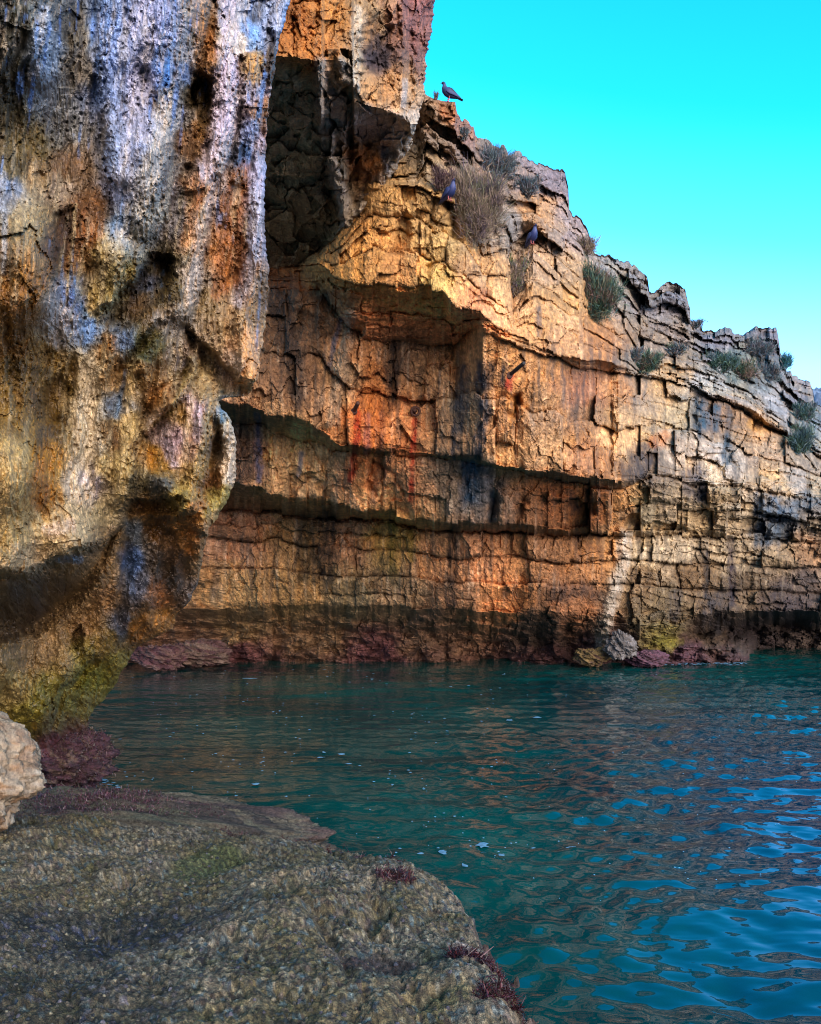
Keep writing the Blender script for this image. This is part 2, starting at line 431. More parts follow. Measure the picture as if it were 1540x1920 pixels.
PAL_FAR = [
    (830, 250, 165, 140, 110), (845, 222, 190, 120, 70), (812, 210, 170, 140, 110), (875, 235, 165, 125, 108), (800, 300, 165, 142, 110), (890, 300, 150, 125, 105), (920, 285, 135, 124, 118), (1000, 318, 150, 132, 126), (1045, 345, 140, 124, 124), (1085, 430, 155, 135, 130),
    (1000, 400, 195, 145, 92), (1040, 450, 180, 150, 120), (1050, 510, 190, 155, 115), (1050, 560, 200, 155, 100), (1020, 600, 195, 145, 88), (1060, 640, 200, 150, 100), (960, 420, 165, 150, 130),
    (750, 370, 208, 160, 95), (700, 450, 205, 148, 78), (820, 450, 205, 165, 100), (800, 390, 210, 165, 100), (750, 500, 205, 145, 80), (870, 520, 205, 155, 100), (920, 540, 215, 170, 115), (900, 560, 175, 115, 70), (640, 490, 195, 145, 80), (830, 520, 200, 165, 95),
    (1120, 650, 190, 132, 80), (1180, 540, 140, 132, 128), (1150, 500, 140, 134, 132), (1250, 560, 128, 124, 130), (1250, 640, 140, 125, 114), (1350, 640, 125, 122, 132), (1440, 640, 128, 124, 136), (1250, 700, 190, 155, 112), (1340, 715, 160, 158, 158), (1380, 680, 95, 110, 110),
    (1450, 760, 155, 150, 148), (1510, 730, 138, 130, 134), (1350, 770, 150, 118, 92), (1280, 780, 165, 150, 128), (1430, 700, 110, 118, 122), (1520, 800, 130, 135, 140), (1200, 690, 150, 135, 120),
    (1170, 720, 185, 132, 85), (1100, 740, 160, 105, 70), (1100, 780, 160, 120, 85), (1160, 800, 212, 168, 118), (1230, 770, 190, 160, 125), (1280, 850, 195, 170, 145), (1350, 870, 195, 180, 165), (1430, 800, 175, 135, 95), (1440, 850, 165, 140, 118), (1450, 910, 195, 162, 122), (1510, 880, 160, 145, 130),
    (1250, 935, 170, 145, 112), (1330, 960, 175, 150, 115), (1400, 960, 165, 145, 118), (1450, 975, 130, 128, 125), (1520, 960, 145, 132, 118), (1240, 880, 130, 110, 90), (1200, 960, 165, 145, 110),
    (600, 600, 125, 84, 48), (560, 700, 105, 74, 48), (540, 600, 90, 64, 42), (650, 700, 165, 128, 88), (670, 660, 170, 112, 60), (700, 700, 180, 112, 52), (740, 690, 125, 88, 55), (690, 800, 192, 112, 45), (760, 790, 185, 118, 62), (830, 690, 180, 128, 75), (870, 760, 115, 95, 70),
    (820, 780, 165, 118, 72), (940, 690, 170, 120, 68), (930, 800, 195, 138, 82), (960, 760, 180, 120, 60), (1010, 770, 172, 132, 90), (1030, 850, 208, 158, 102), (960, 850, 190, 140, 85), (1100, 860, 170, 118, 76),
    (530, 850, 212, 165, 105), (460, 850, 130, 95, 70), (600, 890, 185, 140, 88), (640, 900, 160, 115, 75), (690, 910, 200, 132, 70), (770, 910, 195, 135, 82), (850, 910, 135, 108, 78), (900, 920, 100, 96, 92), (950, 945, 145, 108, 78), (1040, 930, 175, 108, 58), (1120, 950, 180, 108, 52), (1170, 950, 185, 135, 85), (990, 940, 165, 110, 65),
    (450, 1000, 150, 100, 62), (560, 1010, 112, 80, 40), (640, 1020, 130, 90, 58), (740, 1010, 150, 112, 45), (820, 1040, 155, 105, 60), (900, 1040, 165, 110, 66), (1000, 1050, 172, 118, 70), (1100, 1050, 172, 114, 62), (1150, 1030, 205, 150, 95), (1210, 1040, 208, 182, 145), (1280, 1030, 195, 170, 135), (1370, 1030, 165, 145, 118), (1460, 1040, 155, 135, 112), (1520, 1040, 155, 122, 95),
    (450, 1110, 150, 112, 62), (560, 1110, 150, 112, 60), (650, 1110, 112, 90, 55), (750, 1110, 125, 95, 60), (850, 1110, 130, 88, 52), (950, 1120, 175, 110, 55), (1080, 1120, 150, 98, 58), (1200, 1080, 125, 98, 66), (1300, 1080, 115, 90, 62), (1250, 1140, 115, 98, 72), (1400, 1110, 100, 82, 62), (1500, 1100, 85, 72, 66),
    (450, 1185, 130, 100, 58), (600, 1190, 115, 85, 52), (800, 1190, 105, 76, 52), (1000, 1190, 85, 66, 48), (1250, 1200, 120, 105, 50), (1400, 1200, 62, 50, 46), (1330, 1180, 95, 75, 55),
    (450, 1235, 95, 52, 52), (700, 1235, 90, 50, 48), (1000, 1235, 85, 54, 46), (1280, 1228, 95, 62, 72), (1150, 1235, 80, 60, 60)]

STAIN_FAR = [
    ([(742, 650), (736, 720), (728, 770)], 17, (38, 30, 25), 0.9), ([(872, 690), (860, 770), (852, 850)], 15, (58, 62, 66), 0.9), ([(903, 690), (908, 780), (896, 850)], 15, (52, 62, 72), 0.9),
    ([(884, 875), (880, 930)], 20, (48, 84, 108), 0.95), ([(918, 690), (912, 720)], 15, (30, 32, 38), 0.95), ([(944, 692), (942, 722)], 9, (28, 32, 40), 0.95), ([(835, 770), (832, 850)], 14, (75, 68, 55), 0.7),
    ([(715, 760), (712, 860), (700, 940)], 9, (95, 85, 80), 0.7), ([(738, 840), (720, 890)], 8, (80, 72, 72), 0.6), ([(790, 690), (785, 760), (778, 840)], 6, (60, 48, 38), 0.6),
    ([(690, 770), (685, 880)], 42, (198, 104, 30), 0.7), ([(700, 700), (705, 760)], 26, (185, 108, 40), 0.6),
    ([(760, 830), (765, 930)], 26, (190, 110, 55), 0.5), ([(690, 780), (688, 850)], 8, (150, 90, 95), 0.6),
    ([(672, 776), (667, 850), (657, 900)], 9, (176, 52, 20), 0.95), ([(777, 788), (774, 860), (770, 940)], 6, (178, 58, 28), 0.95), ([(958, 704), (954, 728)], 8, (186, 60, 28), 0.95),
    ([(520, 560), (545, 660), (560, 760)], 24, (48, 38, 32), 0.85), ([(600, 570), (590, 650)], 18, (55, 40, 28), 0.7), ([(640, 600), (615, 690)], 6, (80, 90, 110), 0.7), ([(660, 590), (640, 700), (620, 790)], 14, (180, 155, 125), 0.75),
    ([(483, 780), (486, 900)], 9, (70, 88, 125), 0.8), ([(460, 790), (462, 890)], 14, (88, 66, 52), 0.7), ([(565, 850), (560, 890)], 6, (150, 150, 155), 0.8), ([(530, 810), (528, 900)], 14, (190, 120, 50), 0.5),
    ([(735, 985), (736, 1075)], 11, (118, 98, 18), 0.8), ([(770, 995), (772, 1050)], 7, (128, 108, 22), 0.7), ([(580, 970), (575, 1075)], 22, (48, 40, 16), 0.8), ([(618, 965), (612, 1080)], 20, (36, 26, 15), 0.9), ([(720, 1060), (740, 1085)], 22, (60, 62, 40), 0.7),
    ([(852, 992), (846, 1070), (846, 1130)], 14, (38, 30, 24), 0.9), ([(910, 1000), (905, 1040)], 5, (60, 44, 30), 0.6), ([(1072, 925), (1078, 960)], 12, (60, 40, 30), 0.8), ([(1100, 920), (1106, 985)], 8, (70, 42, 26), 0.8), ([(1125, 1000), (1128, 1050)], 7, (80, 45, 24), 0.7),
    ([(1040, 1110), (1120, 1115)], 20, (50, 38, 30), 0.75), ([(925, 930), (922, 970)], 9, (130, 130, 130), 0.8), ([(940, 900), (930, 960)], 9, (70, 66, 62), 0.8),
    ([(1312, 752), (1312, 812)], 14, (30, 62, 80), 0.95), ([(1346, 765), (1342, 805)], 9, (40, 78, 96), 0.9), ([(1364, 818), (1360, 862)], 10, (34, 72, 90), 0.9), ([(1325, 760), (1325, 800)], 8, (60, 90, 105), 0.7), ([(1310, 880), (1312, 925)], 20, (66, 70, 82), 0.85), ([(1290, 885), (1288, 920)], 12, (100, 90, 86), 0.7),
    ([(1212, 846), (1196, 880)], 30, (52, 46, 48), 0.85), ([(1160, 870), (1170, 890)], 14, (70, 55, 45), 0.7), ([(1440, 945), (1470, 965), (1440, 1000)], 34, (66, 92, 112), 0.8), ([(1500, 940), (1540, 950)], 20, (85, 100, 110), 0.6),
    ([(1326, 1035), (1326, 1120)], 6, (28, 26, 28), 0.95), ([(1371, 1015), (1374, 1130)], 8, (40, 28, 38), 0.95), ([(1345, 1125), (1340, 1160)], 34, (46, 46, 50), 0.8), ([(1270, 1115), (1265, 1160)], 12, (60, 58, 60), 0.7), ([(1450, 1130), (1500, 1150)], 34, (52, 44, 46), 0.8),
    ([(1225, 830), (1250, 815)], 14, (206, 128, 60), 0.7), ([(1410, 795), (1430, 800)], 14, (205, 150, 70), 0.7), ([(1010, 580), (1012, 625)], 7, (82, 82, 88), 0.7), ([(1190, 690), (1210, 760)], 20, (165, 150, 130), 0.5),
    ([(1230, 1208), (1270, 1202)], 14, (122, 112, 30), 0.9), ([(960, 745), (962, 790)], 9, (205, 130, 40), 0.7),
    ([(1172, 1004), (1168, 1060), (1150, 1110), (1140, 1160), (1126, 1205)], 14, (205, 190, 165), 1.0), ([(1150, 1090), (1120, 1180)], 16, (125, 110, 90), 0.6)]


def build_far_cliff():
    us = np.concatenate([np.arange(-600, 200, 20), np.arange(200, 424, 8), np.arange(424, 1562, 2), np.arange(1562, 1721, 6)]).astype(float)
    NR = 590
    t = np.linspace(0, 1, NR)
    u = np.repeat(us[None], NR, 0)
    K = knots(us, LINES)
    rim = fbm(us / 26, us * 0 + 3.3, 4, 11) * 9 + np.where(us > 800, ridge(us / 17, us * 0 + 1.7, 2, 15) * 3, 0)
    kv = np.stack([k[0] for k in K]); kd = np.stack([k[1] for k in K])
    stp = np.floor(us / 14 + 0.4 * gn(us / 40, us * 0, 27)).astype(np.int64)
    kv[0] -= (rim + 9 * (h01(stp, 1, 28) - 0.5) + 4 * (h01(np.floor(us / 6).astype(np.int64), 2, 29) - 0.5)) * (us > 862)
    wig = [0, 1, 1, 3, 3, 3.5, 3.5, 4, 4, 4, 7, 7, 4, 0]
    for j in range(1, len(K) - 2):
        stp = np.floor(us / 41 + 0.35 * gn(us / 60, us * 0 + j // 2, 23)).astype(np.int64)
        stp2 = np.floor(us / 17 + 0.35 * gn(us / 30, us * 0 + j // 2, 24)).astype(np.int64)
        kv[j] += {2: 8, 3: 13, 4: 7, 5: 12, 6: 10, 7: 17, 8: 9, 9: 4, 10: 2, 11: 1}.get(j, 5) * (h01(stp, j // 2 if j < 9 else j, 25) - 0.6) + (5 if j < 9 else 1) * (h01(stp2, j, 26) - 0.5)
    for j in range(len(K)):
        kv[j] += wig[j] * (fbm(us / 38, us * 0 + j // 2, 3, 21) + (0.5 if j < 9 else 0.06) * fbm(us / 11, us * 0 + j, 2, 22))
    back = {4: 1.25, 5: 1.0, 6: 0.9, 7: 0.7, 8: 1.7, 9: 1.6, 10: 1.3}
    for j, q_ in back.items():
        kd[j] = kd[j] - q_ * np.interp(us, [0, 700, 895, 1000, 1160], [1, 1, 0.35, 0.4, 0] if j == 4 else [1, 1, 0.95, 0.85, 0])
    for j in range(1, len(K)):
        kv[j] = np.maximum(kv[j], kv[j - 1] + 1.0)
    vfix = 58 + t * (1264 - 58)
    v = np.maximum(vfix[:, None], kv[0][None] + np.minimum(t[:, None] * 2.0, 1.5))
    v = np.minimum(v, kv[-1][None] - 0.6 + 0.5 * t[:, None])
    D = np.zeros_like(v); J = np.zeros(v.shape, np.int64); tl = np.zeros_like(v); hh = np.ones_like(v)
    for j in range(len(K) - 1):
        m = (v >= kv[j][None]) & (v <= kv[j + 1][None] + 1e-6)
        span = (kv[j + 1] - kv[j])[None]
        q = np.clip((v - kv[j][None]) / span, 0, 1)
        D = np.where(m, kd[j][None] + (kd[j + 1] - kd[j])[None] * q, D)
        J = np.where(m, j, J); tl = np.where(m, q, tl); hh = np.where(m, span, hh)
    # ---- joints
    dd = np.zeros_like(v)                      # relief in pixels, + is away from the eye
    ids = np.full(v.shape, -1, np.int64)
    crack = np.zeros_like(v)
    blockh = np.zeros_like(v)
    for j, (nb, wd, off, tilt, gr, gl, g2) in BED.items():
        m = (J == j)
        uu, vv, q, h = u[m], v[m], tl[m], hh[m]
        tw = q + 0.11 * np.sin(np.pi * q) * fbm(uu / 70, vv / 160, 3, 31 + j)
        tw = np.clip(tw, 0, 0.9999)
        nb = np.where(uu < 1150 + 30 * gn(vv / 30, uu * 0 + j, 30), {2: 3, 4: 2, 6: 1, 8: 2, 3: 2}.get(j, nb), nb)
        sb = np.floor(tw * nb).astype(np.int64); fr = tw * nb - sb
        dh = np.minimum(fr, 1 - fr) * h / nb
        wdl = wd * (0.9 + 0.6 * h01(sb, j * 13, 5)) * np.where(uu > 1200, 0.62, 1.0)
        x = uu / wdl + h01(sb, j * 7, 6) * 10 + 0.11 * fbm(uu / 26, vv / 45, 3, 41 + j) + 0.002 * vv * (h01(sb, j, 8) - 0.5)
        i = np.floor(x).astype(np.int64)

        def edge(k):
            return k + (h01(k, sb + 40 * j, 7) - 0.5) * 0.75

        def there(k):
            return h01(k, sb + 40 * j, 9) > 0.34
        e0, e1 = edge(i), edge(i + 1)
        cell = np.where(x < e0, i - 1, np.where(x > e1, i + 1, i))
        dl = np.full(x.shape, 9.0)
        for k in (-1, 0, 1, 2):
            dl = np.where(there(i + k), np.minimum(dl, np.abs(x - edge(i + k))), dl)
        cell = np.where(there(cell), cell, cell - 1); cell = np.where(there(cell), cell, cell - 1)
        dx = dl * wdl
        # some tall blocks are cracked across
        hb = h / nb
        spl = (h01(cell, sb + 40 * j, 12) > 0.4) & (hb > 30)
        sp = 0.3 + 0.4 * h01(cell, sb + 40 * j, 13) + 0.10 * gn(uu / 20, vv / 90, 14)
        low = spl & (fr > sp)
        ds = np.where(spl, np.abs(fr - sp) * hb, 99)
        idn = ((j * 8 + sb) * 4096 + (cell + 300)) * 2 + low
        hid = h01(idn, 3, 17)
        amp_ = 1.25 + 0.6 * sst(1100, 1200, uu) + 0.5 * (j <= 1)
        o = (hid - 0.5) * 2.6 * off * amp_
        tilt = tilt * (0.6 + 0.6 * amp_)
        bo = h01(sb, j * 5, 34) - 0.5
        o = o + bo * 30 * sst(-0.5, 0.6, gn(uu / 110, uu * 0 + j, 35) + 0.25) * (0.35 if j in (3, 5, 7) else 1.0)
        o = o + 9 * np.abs(2 * fr - 1) ** 7 + 4.5 * np.abs(2 * np.clip(xm_ := (x - cell - 0.5), -0.5, 0.5)) ** 8
        xm = (x - cell - 0.5)
        o = o + xm * (h01(idn, 4, 18) - 0.5) * 2 * tilt + (fr - 0.5) * (h01(idn, 5, 19) - 0.6) * 1.4 * tilt
        vis = 0.06 + 0.94 * sst(0.0, 0.4, gn(uu / 34, vv / 34, 60 + j) + 0.5 * (h01(idn, 6, 20) - 0.5))
        g = gr * vis * np.exp(-(dx / 1.9) ** 2) + gr * 0.6 * np.exp(-(ds / 1.8) ** 2) * vis
        ghr = gl + (g2 - gl) * sst(950, 1200, uu)
        g = g + ghr * np.exp(-(dh / 1.7) ** 2) * vis
        rd = 1.6 * np.exp(-np.minimum(np.minimum(dx, dh), ds) / 5.0) * vis
        dd[m] = o + g + rd
        crack[m] = np.clip(g / 9, 0, 1)
        ids[m] = idn
        blockh[m] = hid
    # ---- weathering: flutes, knobs, grain
    lower = sst(1130, 1175, v)
    fl = ridge(u / 26 + 0.4 * gn(u / 90, v / 90, 3), v / 150, 3, 71)
    dd -= (1 - sst(1090, 1135, v)) * fl * 5 * (1 - 0.7 * sst(1120, 1200, u)) * (1 - lower) * sst(560, 640, v)
    dd += fbm(u / 70, v / 70, 3, 75) * 5
    fw = fbm(u / 18, v / 22, 3, 77) * 0.13
    dd += facet(u / 40 + fw * 0.6, v / 52 + fw * 0.6, 171) * 13 * (0.5 + 0.5 * (J != 7))
    dd += facet(u / 17 - fw, v / 24 + fw, 173) * 5.0
    dd += facet(u / 6 + fw, v / 8 - fw, 175) * 1.3
    # thin strata stepping back on the right and along the crest
    dd += facet(u / 80 + fw, (v - 0.22 * u) / 13 + fw, 177) * 17 * np.clip(sst(1080, 1240, u) * (0.5 + 0.5 * (J <= 2)) + 0.3 * (J == 0) * (u > 860), 0, 1)
    dd += fbm(u / 15, v / 17, 4, 79) * 2.0
    dd += fbm(u / 5, v / 5.5, 2, 83) * 1.7
    f1, f2, _ = worley(u / 16 + gn(u / 20, v / 20, 6) * 0.4, v / 12, 91)
    rub = np.clip((J <= 1) * (u > 780) + 0.8 * ((u > 1170) & (v > 905) & (v < 1000)), 0, 1)
    dd += rub * ((f1 - 0.5) * 14 + facet(u / 24 + 0.3 * fw, v / 17, 93) * 13)
    f1, f2, _ = worley(u / 34 + gn(u / 30, v / 30, 7) * 0.5, v / 20, 95)
    dd += lower * ((f1 - 0.4) * 30 + fbm(u / 34, v / 14, 4, 97) * 34 + facet(u / 26, v / 11 + fw, 98) * 14)
    for j, u0_, u1_, a_ in ((8, -900, 2000, 20), (6, 1120, 2000, 16), (4, 1190, 2000, 12), (2, 1150, 2000, 14), (9, 1180, 2000, 9)):
        br = 0.25 + 0.75 * sst(-0.25, 0.2, gn(us / 60, us * 0 + j, 63))
        dd += a_ * (br * (us > u0_) * (us < u1_))[None] * np.exp(-((v - kv[j][None] - 1.5) / 2.6) ** 2)
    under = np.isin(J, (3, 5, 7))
    dd = np.where(under, dd * 0.8 + 9 * facet(u / 55 + fw, v / 9 + fw, 179), dd)
    # hand placed features: (points, radius, depth px)
    for pts, r, a in [([(1172, 1004), (1168, 1060), (1150, 1110), (1140, 1160), (1126, 1205)], 15, -22),
                      ([(757, 415), (752, 450), (748, 470)], 13, 40), ([(985, 440), (975, 455)], 22, 70), ([(1000, 440)], 12, 55), ([(960, 480), (962, 540)], 24, 40),
                      ([(842, 372), (852, 400), (856, 440)], 12, 50), ([(970, 745), (964, 780)], 7, 50), ([(1172, 700), (1120, 686)], 10, 22),
                      ([(1147, 760), (1145, 890)], 3.5, 14), ([(1302, 750), (1304, 800)], 8, 26), ([(1360, 825), (1366, 862)], 8, 26), ([(888, 875), (884, 960)], 8, 8),
                      ([(748, 950), (762, 962)], 13, 36), ([(700, 865), (690, 900), (705, 930)], 4, 14), ([(700, 865), (740, 890), (760, 930)], 4, 14), ([(600, 910), (620, 945)], 8, 22),
                      ([(980, 940), (965, 985)], 10, 28), ([(928, 935), (925, 975)], 9, 24), ([(1105, 920), (1108, 960)], 8, 26),
                      ([(805, 500), (800, 540), (780, 590)], 6, 16), ([(820, 330), (800, 480)], 3, 10), ([(560, 560), (620, 600), (680, 590)], 20, -24), ([(660, 590), (640, 700), (620, 790)], 12, -16)]:
        d, _ = poly_dist(u + gn(u / 14, v / 14, 5) * 5, v, pts)
        dd += a * np.exp(-(d / r) ** 2)
    dd *= sst(0, 0.004, t)[:, None] * 0.6 + 0.4
    D2 = D + dd * D / F
    # keep the top slabs from folding over
    V = ray(u, v, D2)
    # ---- colour
    wu = u + fbm(u / 30, v / 30, 3, 101) * 26; wv = v + fbm(u / 30, v / 30, 3, 105) * 20
    C = lin(idw(wu, wv, PAL_FAR)) * ALB
    tintb = 0.78 + 0.44 * blockh
    C *= np.where(ids >= 0, tintb, 1)[..., None]
    warm = h01(ids, 9, 33) - 0.5
    C *= np.stack([1 + 0.12 * warm, 1 + 0 * warm, 1 - 0.28 * warm], -1)
    st = sst(0.12, 0.55, gn(u / 9 + 0.5 * gn(u / 40, v / 40, 8), v / 120, 111) + 0.5 * gn(u / 22, v / 140, 112))
    zone = sst(590, 680, v) * (1 - sst(1105, 1145, v)) * (0.35 + 0.65 * sst(0.0, 0.5, gn(u / 90, v / 200, 113) + 0.25))
    C = C * (1 - (st * zone * 0.62)[..., None]) + (st * zone * 0.62)[..., None] * lin((66, 56, 48)) * ALB
    lt = sst(0.25, 0.7, gn(u / 6, v / 70, 121) + 0.4 * gn(u / 30, v / 60, 122))
    C += (lt * 0.10)[..., None] * lin((225, 205, 175)) * (0.4 + 0.6 * sst(560, 700, v))[..., None] * (1 - 0.8 * sst(1105, 1145, v))[..., None]
    C *= np.exp(0.75 * fbm(u / 7, v / 8, 4, 131) + 0.35 * fbm(u / 2.6, v / 3.2, 2, 133))[..., None]
    haze_tint = sst(0.1, 0.5, fbm(u / 22, v / 18, 4, 141)) * sst(1120, 1300, u) * (1 - sst(800, 900, v))  # blue-grey distance haze painted in patches into the rock colour
    C = C * (1 - 0.36 * haze_tint[..., None]) + 0.36 * haze_tint[..., None] * lin((96, 108, 118)) * ALB
    C *= 1 + sst(1000, 1150, u)[..., None] * np.array([0.05, 0.03, -0.10])
    shade_lift = (1 - sst(900, 1020, u)) * sst(520, 600, v)       # rock inside the overhang painted lighter to offset its shade
    C = np.where((under & (u < 960))[..., None], C * np.array([1.35, 1.0, 0.72]), C)  # undersides painted redder to cancel the cyan skylight on them
    gr_ = C.mean(-1, keepdims=True); C = C * (1 - 0.14 * shade_lift[..., None]) + gr_ * np.array([1.15, 1.0, 0.8]) * 0.14 * shade_lift[..., None]
    C *= (1 + shade_lift * (0.75 + 0.2 * sst(930, 990, v)))[..., None] * (1 + shade_lift[..., None] * np.array([0.0, 0.0, -0.04]))
    paint(C, u, v, STAIN_FAR, 200)
    dirt = np.clip(crack, 0, 1) * 0.35
    C = C * (1 - dirt[..., None]) + dirt[..., None] * lin((70, 50, 36)) * ALB
    alg = sst(1208, 1236, v + 22 * gn(u / 46, v / 30, 151) + 10 * gn(u / 12, v / 12, 152))
    C = C * (1 - 0.6 * alg[..., None]) + 0.6 * alg[..., None] * (lin((78, 46, 44)) * ALB * (1 + 0.7 * fbm(u / 6, v / 6, 3, 153))[..., None])
    C = np.clip(C, 0.004, 0.8)
    wet = np.clip(0.25 + alg * 0.7 + 0.4 * st * zone, 0, 1)
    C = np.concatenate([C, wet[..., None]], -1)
    # ---- plateau behind the rim, so the cliff has a top
    back = []
    for k, dy in enumerate((0.5, 1.5, 3.5, 8.0)):
        r = V[0].copy(); r[:, 1] += dy; r[:, 2] += -0.02 * k - 0.15 * (k > 0) + 0.1 * fbm(us / 30, us * 0 + k, 2, 161); back.append(r)
    V = np.concatenate([np.stack(back[::-1]), V]); C = np.concatenate([np.repeat(C[:1], 4, 0), C]); ids = np.concatenate([np.full((4, len(us)), -1), ids])
    root = empty('layered_cliff', at(900, 1240, 21.0)); COL
    V = V - np.array(root.location)
    cx = np.arange(V.shape[0] * V.shape[1]).reshape(V.shape[:2])
    # pieces out of the frame stay in the rest
    offv = (np.concatenate([np.repeat(u[:1], 4, 0), u]) > 1545) | (np.concatenate([np.repeat(u[:1], 4, 0), u]) < 395)
    vv_ = np.concatenate([np.repeat(v[:1], 4, 0), v])
    uu_ = np.concatenate([np.repeat(u[:1], 4, 0), u])
    offv |= (uu_ < 590) & (vv_ < 470)
    offv |= (uu_ < 690) & (vv_ < 330)
    ids = np.where(offv, -1, ids)
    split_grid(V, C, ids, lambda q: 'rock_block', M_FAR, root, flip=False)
    tag(root, 'tall layered limestone cliff of orange and tan blocks curving round the cove, overhung at its left', 'cliff', kind='structure')
    return us, v, D2


FARU, FARV, FARD = build_far_cliff()


def far_depth(u, v):
    c = int(np.argmin(np.abs(FARU - u))); r = int(np.argmin(np.abs(FARV[:, c] - v)))
    return float(FARD[r, c])


# ================================================================== the crag that juts out above
B0 = [(420, -420, 9.0), (600, -420, 9.6), (700, -420, 10.2), (860, -420, 11.4)]
B1 = [(420, 98, 8.9), (500, 103, 9.1), (560, 108, 9.2), (603, 113, 9.35), (609, 92, 9.6), (645, 90, 9.85), (660, 96, 10), (664, 186, 10.3), (690, 198, 10.5), (755, 215, 10.9), (768, 232, 11.3), (800, 236, 11.7), (860, 240, 12)]
B2 = [(420, 482, 14.3), (500, 480, 14.4), (560, 478, 14.2), (603, 470, 13.9), (630, 452, 13.4), (645, 430, 13.0), (655, 330, 12.4), (690, 272, 12.0), (740, 273, 12.05), (765, 272, 12.1), (800, 266, 12.4), (860, 266, 12.6)]
B3 = [(420, 520, 14.9), (600, 505, 14.6), (640, 480, 13.6), (660, 400, 12.8), (690, 350, 12.6), (730, 345, 12.6), (800, 320, 12.8), (860, 320, 12.9)]
BR = [(-420, 850), (-100, 830), (-30, 822), (0, 817), (40, 811), (70, 806), (100, 801), (150, 797), (185, 795), (200, 791), (235, 781), (265, 773), (283, 766), (300, 752), (318, 742), (335, 730), (360, 705), (385, 690), (410, 668), (440, 652), (480, 636), (520, 615)]
PAL_B = [(560, 50, 178, 112, 50), (520, 20, 165, 105, 50), (640, 30, 198, 135, 64), (590, 95, 190, 125, 60), (700, 60, 190, 145, 95), (680, 20, 185, 150, 105), (740, 60, 140, 98, 74), (780, 60, 150, 104, 92), (800, 20, 150, 100, 92), (730, 160, 190, 138, 84), (690, 165, 192, 145, 92), (755, 180, 195, 155, 110),
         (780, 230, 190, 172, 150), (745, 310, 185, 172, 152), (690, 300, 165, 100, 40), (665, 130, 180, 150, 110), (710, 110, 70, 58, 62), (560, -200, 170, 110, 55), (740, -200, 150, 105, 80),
         (540, 180, 205, 180, 140), (560, 300, 200, 178, 135), (580, 400, 200, 174, 130), (640, 200, 180, 160, 140), (700, 235, 165, 150, 140), (520, 440, 180, 150, 108), (620, 330, 120, 108, 84)]  # ceiling entries painted paler to offset the shade under the crag


